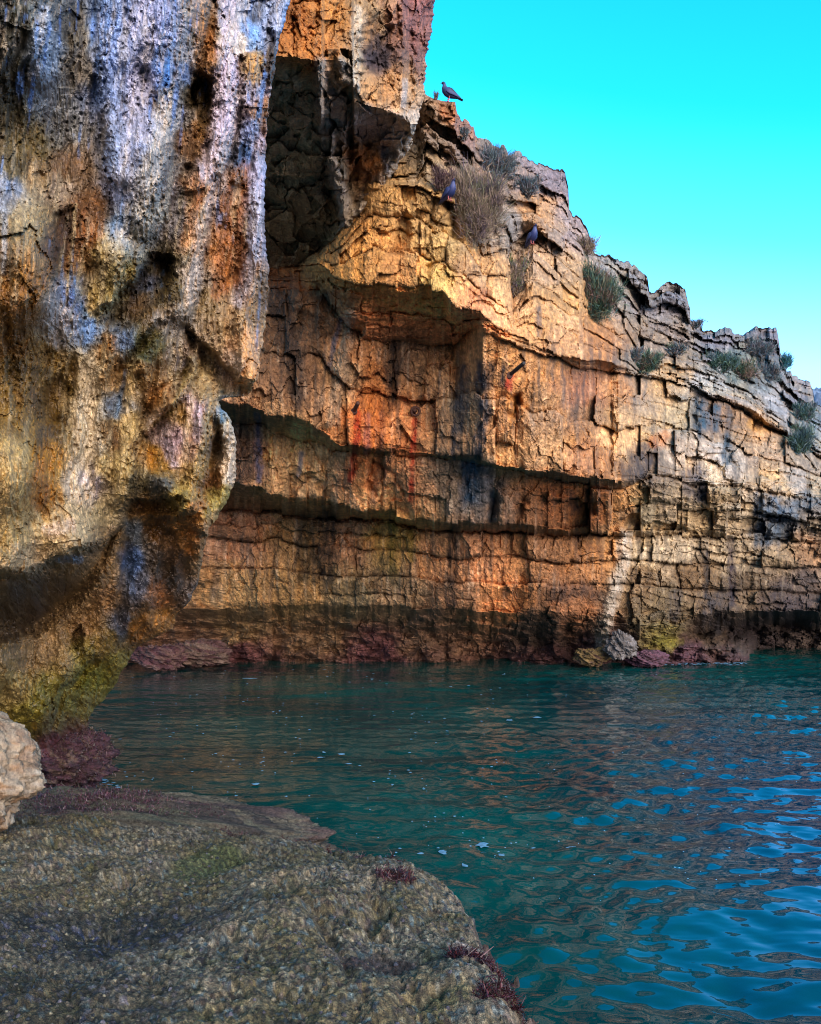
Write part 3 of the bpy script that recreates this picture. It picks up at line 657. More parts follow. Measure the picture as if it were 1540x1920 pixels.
def build_crag():
    vs = np.concatenate([np.arange(-420, -24, 12), np.arange(-24, 522, 2)]).astype(float)
    NC = 205
    s = np.linspace(0, 1, NC) ** 0.85
    ur = np.interp(vs, [p[0] for p in BR], [p[1] for p in BR]) + fbm(vs / 24, vs * 0, 4, 301) * 7 + 2.5 * gn(vs / 5, vs * 0, 303)
    u = 420 + (ur - 420)[:, None] * s[None]
    v = np.repeat(vs[:, None], NC, 1)
    D = np.zeros_like(v); J = np.zeros(v.shape, int)
    L = [B0, B1, B2, B3]
    kk = [(np.interp(u, [p[0] for p in q], [p[1] for p in q]), np.interp(u, [p[0] for p in q], [p[2] for p in q])) for q in L]
    kk = [(a + (3 * fbm(u / 25, v * 0 + 3, 3, 311 + i) if i in (1, 2) else 0), b) for i, (a, b) in enumerate(kk)]
    for j in range(3):
        q = np.clip((v - kk[j][0]) / (kk[j + 1][0] - kk[j][0]), 0, 1)
        m = v >= kk[j][0]
        D = np.where(m, kk[j][1] + (kk[j + 1][1] - kk[j][1]) * q, D); J = np.where(m, j, J)
    ceil = J == 1
    # slabs of the face and plates of the ceiling
    f1, f2, idc = worley(u / 66 + 0.35 * fbm(u / 40, v / 40, 3, 321), v / 95 + 0.3 * fbm(u / 40, v / 40, 3, 322), 323)
    g1, g2, idp = worley(u / 62 + 0.45 * fbm(u / 45, v / 45, 3, 325), v / 58 + 0.4 * fbm(u / 45, v / 45, 3, 326), 327)
    ids = np.where(J == 0, idc % 1000003 * 2, np.where(ceil, idp % 1000003 * 2 + 1, -1))
    dd = np.where(J == 0, (h01(idc, 1, 3) - 0.5) * 16 + 9 * np.exp(-((f2 - f1) / 0.035) ** 2) * sst(-0.2, 0.3, gn(u / 40, v / 40, 328)), 0)
    dd = np.where(ceil, (h01(idp, 1, 3) - 0.5) * 60 + 22 * np.exp(-((g2 - g1) / 0.03) ** 2) * sst(-0.2, 0.3, gn(u / 40, v / 40, 329)) + 14 * facet(u / 46, v / 38, 330) * 2, dd)
    dd += (1 - ceil) * (-ridge(u / 30, v / 120, 3, 331) * 6) + fbm(u / 50, v / 60, 4, 333) * 10 + fbm(u / 13, v / 15, 4, 335) * 3 + facet(u / 34 + fbm(u / 20, v / 20, 3, 338) * 0.12, v / 48, 339) * 12 + facet(u / 14, v / 20 + fbm(u / 12, v / 12, 3, 340) * 0.12, 343) * 6 + fbm(u / 5, v / 5, 2, 337) * 1.5
    for pts, r, a in [([(603, 118), (606, 200), (616, 270), (630, 330), (645, 385), (652, 430)], 13, -46), ([(640, 110), (650, 150), (668, 160)], 12, -30), ([(668, 60), (672, 110), (666, 180)], 14, -24), ([(712, 60), (708, 120)], 26, 46),
                      ([(782, 240), (760, 290), (735, 320), (700, 365), (675, 400)], 16, -34), ([(705, 240), (680, 262)], 22, 14), ([(690, 300), (695, 320)], 24, -20), ([(660, 262), (655, 300)], 8, 26),
                      ([(640, 0), (610, 60)], 3, 14), ([(600, 0), (560, 5)], 3, 10), ([(552, 5), (548, 100)], 2.6, 14), ([(595, 5), (598, 110)], 2.6, 10), ([(745, 20), (750, 90)], 5, 16), ([(770, 60), (772, 190)], 6, 12), ([(730, 150), (715, 190)], 5, 10)]:
        d, _ = poly_dist(u + gn(u / 12, v / 12, 5) * 7, v + gn(u / 12, v / 12, 6) * 5, pts)
        dd += a * np.exp(-(d / r) ** 2)
    edge_ = (ur[:, None] - u)
    D2 = D + dd * D / F + 26 * D / F * (1 - np.sqrt(1 - np.clip(1 - edge_ / 26, 0, 1) ** 2))
    V = ray(u, v, D2)
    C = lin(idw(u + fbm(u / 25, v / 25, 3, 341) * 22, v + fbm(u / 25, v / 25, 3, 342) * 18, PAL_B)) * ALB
    C *= (0.8 + 0.4 * h01(ids, 2, 5))[..., None] * (1 + 0.36 * fbm(u / 8, v / 10, 4, 345))[..., None]
    paint(C, u, v, [([(603, 118), (606, 200), (616, 270), (630, 330), (645, 385), (652, 430)], 15, (185, 172, 152), 0.85), ([(672, 20), (668, 110), (665, 180)], 13, (200, 186, 160), 0.8), ([(640, 118), (662, 160)], 12, (185, 178, 165), 0.8),
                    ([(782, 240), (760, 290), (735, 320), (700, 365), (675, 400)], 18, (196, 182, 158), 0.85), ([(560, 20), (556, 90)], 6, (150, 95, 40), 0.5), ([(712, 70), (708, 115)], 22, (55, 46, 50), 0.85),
                    ([(760, 0), (775, 60), (790, 160)], 10, (120, 80, 78), 0.6), ([(720, 60), (712, 30)], 8, (200, 170, 130), 0.7), ([(760, 150), (757, 200)], 6, (205, 195, 185), 0.8), ([(656, 300), (690, 330)], 10, (70, 60, 50), 0.5), ([(720, 275), (726, 320)], 8, (62, 72, 92), 0.7)], 350)
    C = np.clip(C, 0.004, 0.8)
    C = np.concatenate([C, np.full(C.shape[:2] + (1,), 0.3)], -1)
    # carry the right side and the top round to the back
    E_ = V[:, -1]; Dn = (E_ - [0, 0, H0]) / np.linalg.norm(E_ - [0, 0, H0], axis=1)[:, None]
    sk = [E_ + Dn * 0.5 + np.array([-0.12, 0, 0]), E_ + Dn * 3.0 + np.array([-0.6, 0, 0])]
    V = np.concatenate([V] + [q[:, None] for q in sk], 1); C = np.concatenate([C, C[:, -1:], C[:, -1:]], 1); ids = np.concatenate([ids, np.full((len(vs), 2), -1)], 1)
    tp = [V[:1] + np.array([-0.9, 3.0, 0.1]), V[:1] + np.array([-3.0, 9.0, 0])]
    V = np.concatenate([tp[1], tp[0], V]); C = np.concatenate([C[:1], C[:1], C]); ids = np.concatenate([np.full((2, ids.shape[1]), -1)] * 1 + [ids])
    uv = np.concatenate([np.full((2, ids.shape[1]), -999.0), np.concatenate([v, v[:, -2:]], 1)]); ids = np.where(uv < -24, -1, ids)
    root = empty('overhanging_crag', at(640, 300, 12.5))
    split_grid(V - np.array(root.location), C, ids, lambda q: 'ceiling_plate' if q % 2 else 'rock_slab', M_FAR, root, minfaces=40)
    tag(root, 'ochre crag jutting out overhead with a dark plated ceiling under it', 'crag', kind='structure')


build_crag()

# ================================================================== the near cliff of dripping flowstone
NRT = [(-520, 600), (-100, 556), (0, 545), (30, 536), (60, 528), (100, 519), (140, 513), (190, 505), (230, 502), (290, 498), (360, 497), (430, 496), (470, 499), (500, 504), (540, 505), (600, 499), (650, 490), (690, 487), (706, 484), (722, 474), (735, 470), (742, 466),
       (746, 420), (752, 412), (764, 414), (776, 425), (790, 436), (830, 442), (880, 443), (910, 440), (935, 428), (955, 414), (975, 408), (985, 396), (1000, 388), (1030, 384), (1060, 378), (1100, 369), (1130, 352), (1155, 334), (1180, 322), (1195, 292), (1210, 262), (1232, 244), (1260, 228), (1290, 212),
       (1312, 196), (1330, 176), (1345, 166), (1360, 166), (1375, 160), (1420, 150)]
ND = [(-600, -300, 4.0), (-600, 200, 3.6), (-600, 700, 3.5), (-600, 1050, 3.6), (-600, 1300, 4.3), (-1100, 0, 3.4), (-1100, 600, 3.3), (-1100, 1050, 3.4), (-1100, 1350, 4.0), (-140, -400, 4.9), (560, -400, 7.2), (-140, 0, 4.3), (0, 0, 4.7), (0, 500, 4.6), (-140, 500, 4.2), (0, 900, 4.6), (-140, 900, 4.2), (0, 1060, 4.7), (250, 0, 5.7), (545, 0, 7.0), (500, 300, 7.2), (500, 600, 7.3), (250, 300, 5.7), (250, 600, 5.8), (400, 300, 6.4), (400, 600, 6.5),
      (250, 900, 5.9), (130, 1030, 5.2), (240, 950, 6.0), (320, 1000, 7.0), (280, 1100, 7.1), (200, 1200, 7.2), (390, 740, 6.7), (345, 830, 6.5), (430, 860, 7.1), (370, 1100, 7.6), (330, 1170, 7.9), (100, 1250, 6.9), (0, 1250, 5.9), (60, 1330, 6.8), (150, 1330, 8.0), (150, 1410, 8.6), (60, 1410, 7.6), (0, 1400, 6.2), (-140, 1400, 5.4), (210, 1290, 8.4), (250, 1230, 8.2)]
PAL_N = [(20, 60, 50, 44, 24), (30, 140, 45, 40, 20), (0, 220, 66, 58, 30), (82, 80, 150, 162, 172), (80, 120, 155, 170, 185), (140, 60, 92, 84, 66), (140, 130, 104, 96, 80), (200, 60, 110, 150, 205), (220, 100, 120, 155, 210), (200, 180, 125, 150, 195), (260, 60, 160, 165, 195), (260, 150, 170, 170, 192), (270, 240, 145, 150, 175), (320, 60, 150, 160, 195), (325, 130, 90, 130, 190),  # blue and lavender entries paint sky gloss on the wet rock
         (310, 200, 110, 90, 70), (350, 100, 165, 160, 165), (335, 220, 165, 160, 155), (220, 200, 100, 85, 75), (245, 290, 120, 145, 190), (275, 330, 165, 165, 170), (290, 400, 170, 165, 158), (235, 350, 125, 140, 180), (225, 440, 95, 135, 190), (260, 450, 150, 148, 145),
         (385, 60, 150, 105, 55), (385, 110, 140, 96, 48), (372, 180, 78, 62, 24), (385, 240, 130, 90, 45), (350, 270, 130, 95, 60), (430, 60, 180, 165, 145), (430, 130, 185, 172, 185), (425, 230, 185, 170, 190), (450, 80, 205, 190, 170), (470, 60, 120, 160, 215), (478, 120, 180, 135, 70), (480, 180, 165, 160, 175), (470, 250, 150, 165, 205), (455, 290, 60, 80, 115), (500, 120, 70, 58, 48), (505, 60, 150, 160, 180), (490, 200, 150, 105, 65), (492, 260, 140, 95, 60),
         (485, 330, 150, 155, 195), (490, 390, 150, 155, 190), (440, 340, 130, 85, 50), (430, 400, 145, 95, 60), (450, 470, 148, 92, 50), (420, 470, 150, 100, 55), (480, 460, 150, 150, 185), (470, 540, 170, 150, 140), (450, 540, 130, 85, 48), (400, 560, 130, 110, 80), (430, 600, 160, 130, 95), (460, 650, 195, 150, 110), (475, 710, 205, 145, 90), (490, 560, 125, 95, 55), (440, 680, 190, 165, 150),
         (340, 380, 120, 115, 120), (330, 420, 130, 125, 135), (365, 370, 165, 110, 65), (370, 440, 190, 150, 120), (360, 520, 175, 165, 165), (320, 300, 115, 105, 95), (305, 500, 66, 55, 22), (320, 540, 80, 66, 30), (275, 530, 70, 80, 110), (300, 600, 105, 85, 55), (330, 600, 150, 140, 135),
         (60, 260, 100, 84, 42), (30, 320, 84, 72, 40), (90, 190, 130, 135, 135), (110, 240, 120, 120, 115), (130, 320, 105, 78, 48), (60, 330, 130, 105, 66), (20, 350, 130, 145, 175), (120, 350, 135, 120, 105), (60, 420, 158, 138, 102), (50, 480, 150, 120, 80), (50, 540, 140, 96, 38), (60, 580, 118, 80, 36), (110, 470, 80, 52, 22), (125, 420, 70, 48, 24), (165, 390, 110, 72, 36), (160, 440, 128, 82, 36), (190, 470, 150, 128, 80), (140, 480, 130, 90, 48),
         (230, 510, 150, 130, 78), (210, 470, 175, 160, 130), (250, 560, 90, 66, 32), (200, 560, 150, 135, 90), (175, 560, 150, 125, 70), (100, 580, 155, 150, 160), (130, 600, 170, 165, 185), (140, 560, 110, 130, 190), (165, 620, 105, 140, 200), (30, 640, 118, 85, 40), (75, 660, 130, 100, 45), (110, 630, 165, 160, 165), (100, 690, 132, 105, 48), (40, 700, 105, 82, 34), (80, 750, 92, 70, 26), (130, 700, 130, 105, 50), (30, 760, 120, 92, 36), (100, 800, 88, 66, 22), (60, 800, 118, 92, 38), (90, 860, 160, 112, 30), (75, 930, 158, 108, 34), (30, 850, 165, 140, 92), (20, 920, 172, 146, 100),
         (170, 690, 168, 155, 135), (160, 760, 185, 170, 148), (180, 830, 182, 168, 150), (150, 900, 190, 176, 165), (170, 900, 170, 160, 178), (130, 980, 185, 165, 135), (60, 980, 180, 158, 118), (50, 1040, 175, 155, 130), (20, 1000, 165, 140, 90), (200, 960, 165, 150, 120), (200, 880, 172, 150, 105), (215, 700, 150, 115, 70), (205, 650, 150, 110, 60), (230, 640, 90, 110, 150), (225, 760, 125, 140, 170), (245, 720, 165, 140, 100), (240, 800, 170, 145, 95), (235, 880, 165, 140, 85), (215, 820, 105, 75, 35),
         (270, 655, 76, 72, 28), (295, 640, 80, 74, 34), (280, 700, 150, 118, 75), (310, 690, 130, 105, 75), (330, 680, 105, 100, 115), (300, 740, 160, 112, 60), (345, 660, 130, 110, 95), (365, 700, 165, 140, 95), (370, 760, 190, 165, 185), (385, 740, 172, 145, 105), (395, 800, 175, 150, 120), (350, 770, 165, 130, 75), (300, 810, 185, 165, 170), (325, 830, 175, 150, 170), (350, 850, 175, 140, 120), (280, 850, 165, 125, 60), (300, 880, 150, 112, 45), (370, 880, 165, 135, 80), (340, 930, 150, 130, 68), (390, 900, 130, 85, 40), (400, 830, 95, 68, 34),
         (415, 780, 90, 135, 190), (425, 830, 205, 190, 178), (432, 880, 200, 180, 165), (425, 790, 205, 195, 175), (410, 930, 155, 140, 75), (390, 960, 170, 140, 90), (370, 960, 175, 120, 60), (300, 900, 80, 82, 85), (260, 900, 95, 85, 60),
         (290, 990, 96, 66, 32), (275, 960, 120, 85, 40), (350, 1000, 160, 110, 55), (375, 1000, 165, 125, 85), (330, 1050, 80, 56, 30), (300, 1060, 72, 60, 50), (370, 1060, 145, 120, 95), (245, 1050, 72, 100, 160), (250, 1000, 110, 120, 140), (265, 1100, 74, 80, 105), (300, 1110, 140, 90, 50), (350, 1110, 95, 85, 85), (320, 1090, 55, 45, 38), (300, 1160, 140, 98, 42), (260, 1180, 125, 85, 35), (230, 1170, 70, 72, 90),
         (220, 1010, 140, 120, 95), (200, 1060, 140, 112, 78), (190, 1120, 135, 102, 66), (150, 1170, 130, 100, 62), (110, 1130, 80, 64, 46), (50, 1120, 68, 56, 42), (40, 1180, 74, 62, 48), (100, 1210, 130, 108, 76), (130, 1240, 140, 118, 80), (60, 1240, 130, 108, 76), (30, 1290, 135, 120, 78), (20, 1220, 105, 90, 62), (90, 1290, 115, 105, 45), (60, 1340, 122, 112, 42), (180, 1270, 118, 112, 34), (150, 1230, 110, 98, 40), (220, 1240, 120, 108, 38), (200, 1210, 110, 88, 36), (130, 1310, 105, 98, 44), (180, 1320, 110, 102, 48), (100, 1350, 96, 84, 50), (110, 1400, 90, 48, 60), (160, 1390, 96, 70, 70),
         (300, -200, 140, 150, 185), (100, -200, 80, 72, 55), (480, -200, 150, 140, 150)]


STAIN_LIGHT_NEAR = [(p, r, tuple(0.72 * x + 0.28 * sum(c) / 3 for x in c) if c[2] > c[0] else c, 0.8) for p, r, c in [  # stains; blue strokes paint sky gloss, some dark ones paint hollow shade
    ([(233, -60), (233, 0), (218, 110), (218, 218), (233, 327)], 30, (132, 158, 205)), ([(269, -60), (269, 0), (262, 110), (255, 218), (233, 345)], 26, (172, 172, 196)), ([(327, -20), (320, 90), (313, 156)], 8, (60, 130, 215)), ([(182, 110), (178, 182)], 7, (60, 110, 180)), ([(84, 22), (73, 91), (65, 138)], 13, (172, 182, 198)),
    ([(313, 200), (284, 310), (255, 418), (225, 447)], 28, (192, 186, 180)), ([(349, 0), (338, 145), (309, 255)], 14, (158, 148, 134)), ([(393, 50), (385, 255)], 18, (128, 88, 42)), ([(382, 164), (382, 233)], 15, (70, 56, 18)), ([(393, 58), (400, 102)], 14, (178, 114, 50)),
    ([(429, -20), (425, 145), (407, 255), (385, 327)], 20, (198, 182, 200)), ([(484, 55), (469, 91)], 9, (110, 165, 220)), ([(484, 109), (480, 145)], 11, (190, 144, 75)), ([(498, 138), (484, 218)], 5, (70, 140, 215)), ([(487, 15), (476, 36)], 12, (45, 40, 32)), ([(540, 7), (522, 102)], 5, (110, 150, 215)), ([(516, 65), (505, 153)], 8, (60, 48, 38)),
    ([(484, 255), (480, 364), (476, 473), (447, 567)], 15, (176, 176, 212)), ([(451, 182), (425, 298), (385, 418), (356, 567)], 16, (208, 192, 188)), ([(440, 276), (429, 313)], 7, (30, 50, 80)), ([(458, 320), (436, 400), (411, 545)], 20, (142, 88, 44)), ([(436, 510), (430, 525)], 24, (162, 100, 44)), ([(335, 364), (327, 436)], 16, (122, 120, 130)), ([(364, 327), (349, 455)], 10, (198, 148, 106)),
    ([(313, 465), (255, 545), (204, 600)], 15, (48, 38, 14)), ([(233, 510), (204, 564)], 24, (152, 136, 86)), ([(124, 418), (109, 510)], 11, (58, 38, 16)), ([(142, 385), (135, 473), (124, 567)], 4, (190, 170, 134)), ([(170, 418), (172, 440)], 24, (152, 95, 38)), ([(142, 545), (160, 590)], 6, (60, 120, 190)), ([(120, 582), (113, 643)], 17, (180, 176, 196)), ([(44, 400), (44, 440)], 34, (164, 144, 110)), ([(47, 510), (47, 550)], 36, (142, 100, 40)),  # first stroke puts the hollow's shade into the colour
    ([(8, 327), (8, 510)], 7, (150, 160, 185)), ([(22, 40), (22, 164)], 36, (40, 38, 18)), ([(109, 665), (138, 691)], 20, (142, 112, 54)), ([(15, 684), (91, 702)], 14, (70, 56, 20)), ([(80, 812), (82, 824)], 18, (62, 48, 12)), ([(76, 873), (73, 945)], 20, (154, 98, 24)), ([(164, 691), (160, 782), (153, 927)], 23, (198, 184, 166)), ([(156, 890), (154, 900)], 11, (190, 180, 206)), ([(244, 691), (233, 818), (225, 927)], 10, (186, 164, 120)), ([(236, 694), (218, 782)], 5, (80, 125, 190)),
    ([(276, 662), (284, 668)], 20, (64, 64, 20)), ([(207, 636), (209, 650)], 12, (152, 100, 32)), ([(356, 673), (345, 720), (320, 771), (276, 804)], 6, (166, 142, 86)), ([(356, 753), (378, 818)], 14, (190, 164, 194)), ([(313, 825), (324, 869)], 12, (186, 164, 198)), ([(396, 764), (382, 836), (360, 927)], 12, (170, 138, 80)), ([(280, 850), (282, 870)], 15, (168, 112, 32)), ([(429, 800), (427, 898)], 14, (212, 200, 194)), ([(413, 778), (414, 790)], 6, (60, 130, 200)), ([(411, 935), (385, 964)], 9, (126, 110, 42)),
    ([(335, 938), (336, 946)], 17, (148, 126, 64)), ([(29, 855), (22, 964)], 36, (186, 160, 112)), ([(91, 993), (127, 985)], 16, (200, 180, 174)), ([(112, 1049), (150, 1050)], 8, (84, 140, 210)), ([(73, 1110), (22, 1180)], 40, (60, 48, 34)), ([(218, 1018), (145, 1127), (55, 1218)], 26, (146, 120, 86)), ([(240, 1018), (247, 1109)], 9, (60, 85, 140)), ([(284, 993), (313, 1018)], 22, (98, 68, 32)), ([(364, 982), (360, 1036)], 14, (175, 112, 46)), ([(298, 1118), (300, 1128)], 13, (155, 96, 46)), ([(250, 1178), (262, 1186)], 18, (134, 90, 28)),
    ([(100, 1290), (110, 1310)], 40, (106, 101, 40)), ([(153, 1262), (160, 1275)], 30, (102, 101, 28)), ([(64, 1360), (66, 1366)], 7, (176, 140, 36)), ([(460, 640), (475, 720)], 14, (212, 165, 115)), ([(300, 600), (330, 640)], 16, (150, 142, 140))]]


def build_near_cliff():
    vs = np.concatenate([np.arange(-520, -24, 14), np.arange(-24, 1422, 2)]).astype(float)
    s = np.concatenate([np.linspace(-0.32, -0.03, 22), np.linspace(-0.022, 1, 262)])
    ur = np.interp(vs, [p[0] for p in NRT], [p[1] for p in NRT]) + fbm(vs / 30, vs * 0, 4, 401) * 7 + 2.0 * gn(vs / 7, vs * 0 + 2, 403)
    s = np.concatenate([np.linspace(-1100, -160, 30), np.linspace(-150, -13, 22), np.arange(-9, 604, 2.15)])
    u = np.minimum(s[None] + 0 * ur[:, None], ur[:, None] - np.maximum(1.5 - np.arange(len(s)) * 0.005, 0.0)[None])
    v = np.repeat(vs[:, None], len(s), 1)
    wu = u + fbm(u / 70, v / 110, 4, 411) * 14; wv = v + fbm(u / 60, v / 60, 4, 413) * 16
    D = idw(u, v, ND, 1.6, 2500.0)[..., 0]
    for it in range(2):            # soften the interpolated shape
        D[1:-1] = (D[:-2] + 2 * D[1:-1] + D[2:]) / 4
    px = D / F
    dd = np.zeros_like(D)
    wu2 = u + fbm(u / 22, v / 40, 3, 415) * 8 + fbm(u / 6, v / 9, 2, 417) * 5; wv2 = v + fbm(u / 22, v / 22, 3, 416) * 8 + fbm(u / 7, v / 7, 2, 418) * 5
    sd = {}
    for name, pts, a, soft in [
            ('ledge', [(345, 605), (385, 640), (420, 680), (474, 728), (476, 775), (415, 768), (408, 725), (378, 700), (350, 650)], 85, 12),
            ('arch', [(-160, 1062), (0, 1066), (50, 1072), (90, 1050), (135, 1030), (200, 1010), (232, 985), (205, 1060), (150, 1135), (70, 1195), (0, 1210), (-160, 1230)], 110, 22),
            ('hollow', [(205, 604), (190, 580), (232, 540), (268, 505), (282, 468), (322, 478), (332, 520), (300, 565), (262, 604), (232, 622)], 80, 14),
            ('slot', [(235, 936), (300, 938), (340, 928), (352, 944), (332, 964), (240, 964)], 60, 9),
            ('under', [(236, 962), (345, 962), (385, 1000), (376, 1100), (330, 1180), (300, 1150), (250, 1180), (236, 1100)], 14, 16),
            ('nook', [(80, 720), (120, 690), (140, 740), (120, 800), (60, 800)], 45, 20),
            ('nook2', [(405, 790), (414, 782), (418, 850), (408, 930), (385, 940), (392, 870)], 40, 10),
            ('nook3', [(95, 400), (140, 380), (132, 520), (100, 540)], 40, 12),
            ('gap', [(355, 165), (378, 130), (402, 150), (400, 225), (385, 250), (362, 210)], 40, 8),
            ('eye', [(135, 1180), (150, 1172), (160, 1200), (146, 1222), (134, 1210)], 60, 5)]:
        sg = in_poly(wu2, wv2, pts); sd[name] = sg
        dd += a * sst(-soft * 0.25, soft, sg)
    for pts, r, a in [([(432, 80), (425, 200), (385, 320), (360, 460), (340, 580)], 26, -44), ([(470, 60), (468, 220), (450, 330)], 14, -26), ([(492, 210), (486, 400), (468, 600), (470, 700)], 22, -40), ([(255, -100), (262, 150), (255, 300), (225, 470)], 60, -46),
                      ([(330, -50), (325, 120), (300, 260), (285, 420)], 34, -34), ([(205, -60), (200, 180), (225, 330)], 18, -18), ([(385, 20), (386, 120)], 22, -26), ([(130, 560), (180, 690), (155, 850), (135, 1000)], 52, -46),
                      ([(262, 690), (244, 820), (228, 930)], 20, -40), ([(212, 620), (195, 760), (190, 900)], 14, -22), ([(352, 760), (352, 850), (335, 930)], 50, -85), ([(386, 745), (378, 860), (350, 950)], 15, -40), ([(423, 775), (434, 850), (420, 925), (388, 985)], 18, -60),
                      ([(372, 640), (362, 700), (335, 745), (296, 772), (276, 806)], 9, -46), ([(345, 1000), (275, 1100), (180, 1220), (85, 1320)], 56, -60), ([(60, 620), (25, 800), (20, 980)], 60, -36), ([(55, 420), (50, 560)], 42, -34), ([(25, 300), (15, 480)], 26, -20),
                      ([(235, 480), (205, 560)], 28, -40), ([(290, 680), (305, 750)], 30, -24), ([(170, 400), (185, 470)], 26, -24), ([(80, 60), (78, 140)], 22, -24), ([(160, 420), (150, 480), (135, 600)], 12, -18), ([(375, 960), (372, 1080), (345, 1160)], 14, -34), ([(455, 600), (465, 700)], 24, -30), ([(300, 900), (345, 940), (365, 945)], 18, -36),
                      # cracks and furrows
                      ([(400, 0), (392, 60), (372, 140), (350, 230), (330, 300)], 7, 44), ([(352, 315), (322, 400), (295, 470)], 8, 34), ([(455, 110), (445, 260), (425, 330)], 6, 30), ([(300, 610), (265, 650), (230, 690)], 9, 30), ([(505, 60), (498, 150), (490, 250)], 7, 26),
                      ([(240, 960), (238, 1060), (225, 1160)], 9, 34), ([(180, 150), (180, 260), (200, 400)], 10, 26), ([(270, 130), (300, 240)], 10, 20), ([(345, 700), (300, 735), (280, 775)], 7, 30), ([(75, 330), (95, 420)], 10, 20), ([(20, 360), (12, 600), (30, 760)], 8, 20),
                      ([(262, 700), (272, 780), (258, 900)], 6, 26), ([(120, 1010), (60, 1050)], 6, 10), ([(410, 330), (390, 470), (365, 600)], 6, 24), ([(440, 400), (430, 520)], 9, 16), ([(220, 620), (205, 720)], 6, 18), ([(320, 1010), (300, 1150)], 14, 30), ([(180, 1240), (120, 1300), (100, 1360)], 7, 30)]:
        d, al = poly_dist(wu2, wv2, pts)
        dd += (1.35 if a < 0 else 1.0) * a * np.clip(1 - (d / (1.5 * r)) ** 2, 0, 1) ** 1.5
    # drip ribs, knobs, grain
    slant = u + 0.12 * (v - 500) * sst(900, 1300, v) * -3.0 + 0.10 * v
    fadeR = 1 - 0.8 * sst(880, 1010, v + 0.3 * (u - 150))
    dd -= fadeR * ridge(slant / 34 + 0.5 * gn(u / 80, v / 80, 421), v / 300, 4, 423) * 24
    dd -= fadeR * ridge(slant / 11 + 0.6 * gn(u / 40, v / 40, 425), v / 200, 3, 427) * 8.5
    dd += fbm(u / 45, v / 70, 4, 431) * 11
    f1, f2, _ = worley(u / 20 + 0.5 * fbm(u / 20, v / 20, 2, 433), v / 34, 435)
    dd += (f1 - 0.4) * 6 * sst(-0.2, 0.3, gn(u / 120, v / 120, 436))
    f1, f2, idn = worley(u / 62 + 0.35 * fbm(u / 30, v / 30, 3, 437), v / 95 + 0.3 * fbm(u / 30, v / 30, 3, 438), 439)
    dd += (h01(idn, 1, 2) - 0.5) * 12 + 11 * facet(u / 50 + fbm(u / 20, v / 20, 3, 447) * 0.3, v / 90, 448, False) + 4.5 * facet(u / 20 + fbm(u / 12, v / 12, 3, 449) * 0.3, v / 44, 450, False) + 1.4 * facet(u / 8, v / 14, 452, False) + (1 - fadeR) * 12 * fbm(u / 26, v / 22, 4, 453)
    dd += fbm(u / 11, v / 24, 4, 441) * 3.6
    dd += fbm(u / 4.5, v / 6.5, 2, 445) * 1.3
    f1, f2, _ = worley(u / 13 + 0.5 * fbm(u / 16, v / 16, 2, 455), v / 17, 456)
    dd += 8 * sst(0.30, 0.08, f1) * sst(0.0, 0.4, gn(u / 60, v / 70, 457) + 0.1)
    e = (ur[:, None] - u)
    R = 20.0 + 8 * fbm(v / 30, u * 0, 3, 448)
    D2 = D + dd * px + R * px * 1.3 * (1 - np.sqrt(1 - np.clip(1 - e / R, 0, 1) ** 2))
    V = ray(u, v, D2)
    C = lin(idw(u + fbm(u / 20, v / 32, 4, 451) * 14, v + fbm(u / 24, v / 24, 4, 452) * 18, PAL_N, 2.4, 120.0)) * ALB
    # calcite drips: pale on the ribs with sky gloss painted lavender and blue, rust and black in the furrows
    paint(C, u, v, STAIN_LIGHT_NEAR, 700)
    fd = fadeR
    k1 = fd * sst(0.05, 0.5, gn(slant / 10 + 0.6 * gn(u / 30, v / 30, 461), v / 150, 462) + 0.5 * fbm(u / 12, v / 30, 3, 463))
    pale = sst(-0.25, 0.35, gn(u / 110, v / 160, 464) + 0.1)
    C = C * (1 - (k1 * pale * 0.38)[..., None]) + (k1 * pale * 0.38)[..., None] * lin((196, 180, 150)) * ALB
    k2 = fd * sst(0.15, 0.6, gn(slant / 13 + 0.6 * gn(u / 30, v / 30, 465), v / 110, 466) + 0.5 * fbm(u / 10, v / 20, 3, 467))
    C = C * (1 - (k2 * 0.33)[..., None]) + (k2 * 0.33)[..., None] * lin((74, 52, 28)) * ALB
    k3 = 0.8 * fd * sst(0.3, 0.65, gn(slant / 9, v / 120, 468) + 0.6 * fbm(u / 9, v / 22, 3, 469)) * sst(0.1, 0.5, gn(u / 90, v / 130, 470) + 0.30 - 0.0009 * v)  # blue sky gloss on wet rock, painted as streaks
    C = C * (1 - (k3 * 0.75)[..., None]) + (k3 * 0.75)[..., None] * lin((96, 140, 205)) * ALB
    sp = fbm(u / 5, v / 7, 4, 471)
    C *= 1.0 * np.exp(0.5 * sp)[..., None]
    blk = sst(0.22, 0.5, fbm(u / 10, v / 12, 4, 473)) * sst(-0.1, 0.4, gn(u / 70, v / 90, 474) + 0.1)
    C = C * (1 - 0.28 * blk[..., None]) + 0.28 * blk[..., None] * lin((40, 34, 22)) * ALB
    C = np.clip(C * (np.array([1.0, 0.99, 1.0]) - sst(120, 520, v)[..., None] * np.array([0.06, 0.12, 0.34])), 0.005, 0.75)
    C = np.clip(C * np.exp(0.32 * fbm(u / 2.4, v / 3.4, 2, 477))[..., None], 0.004, 0.78)
    wet = np.clip(0.45 + 0.5 * gn(u / 30, v / 60, 475), 0, 1)
    C = np.concatenate([C, wet[..., None]], -1)
    ids = np.full(u.shape, -1, np.int64)
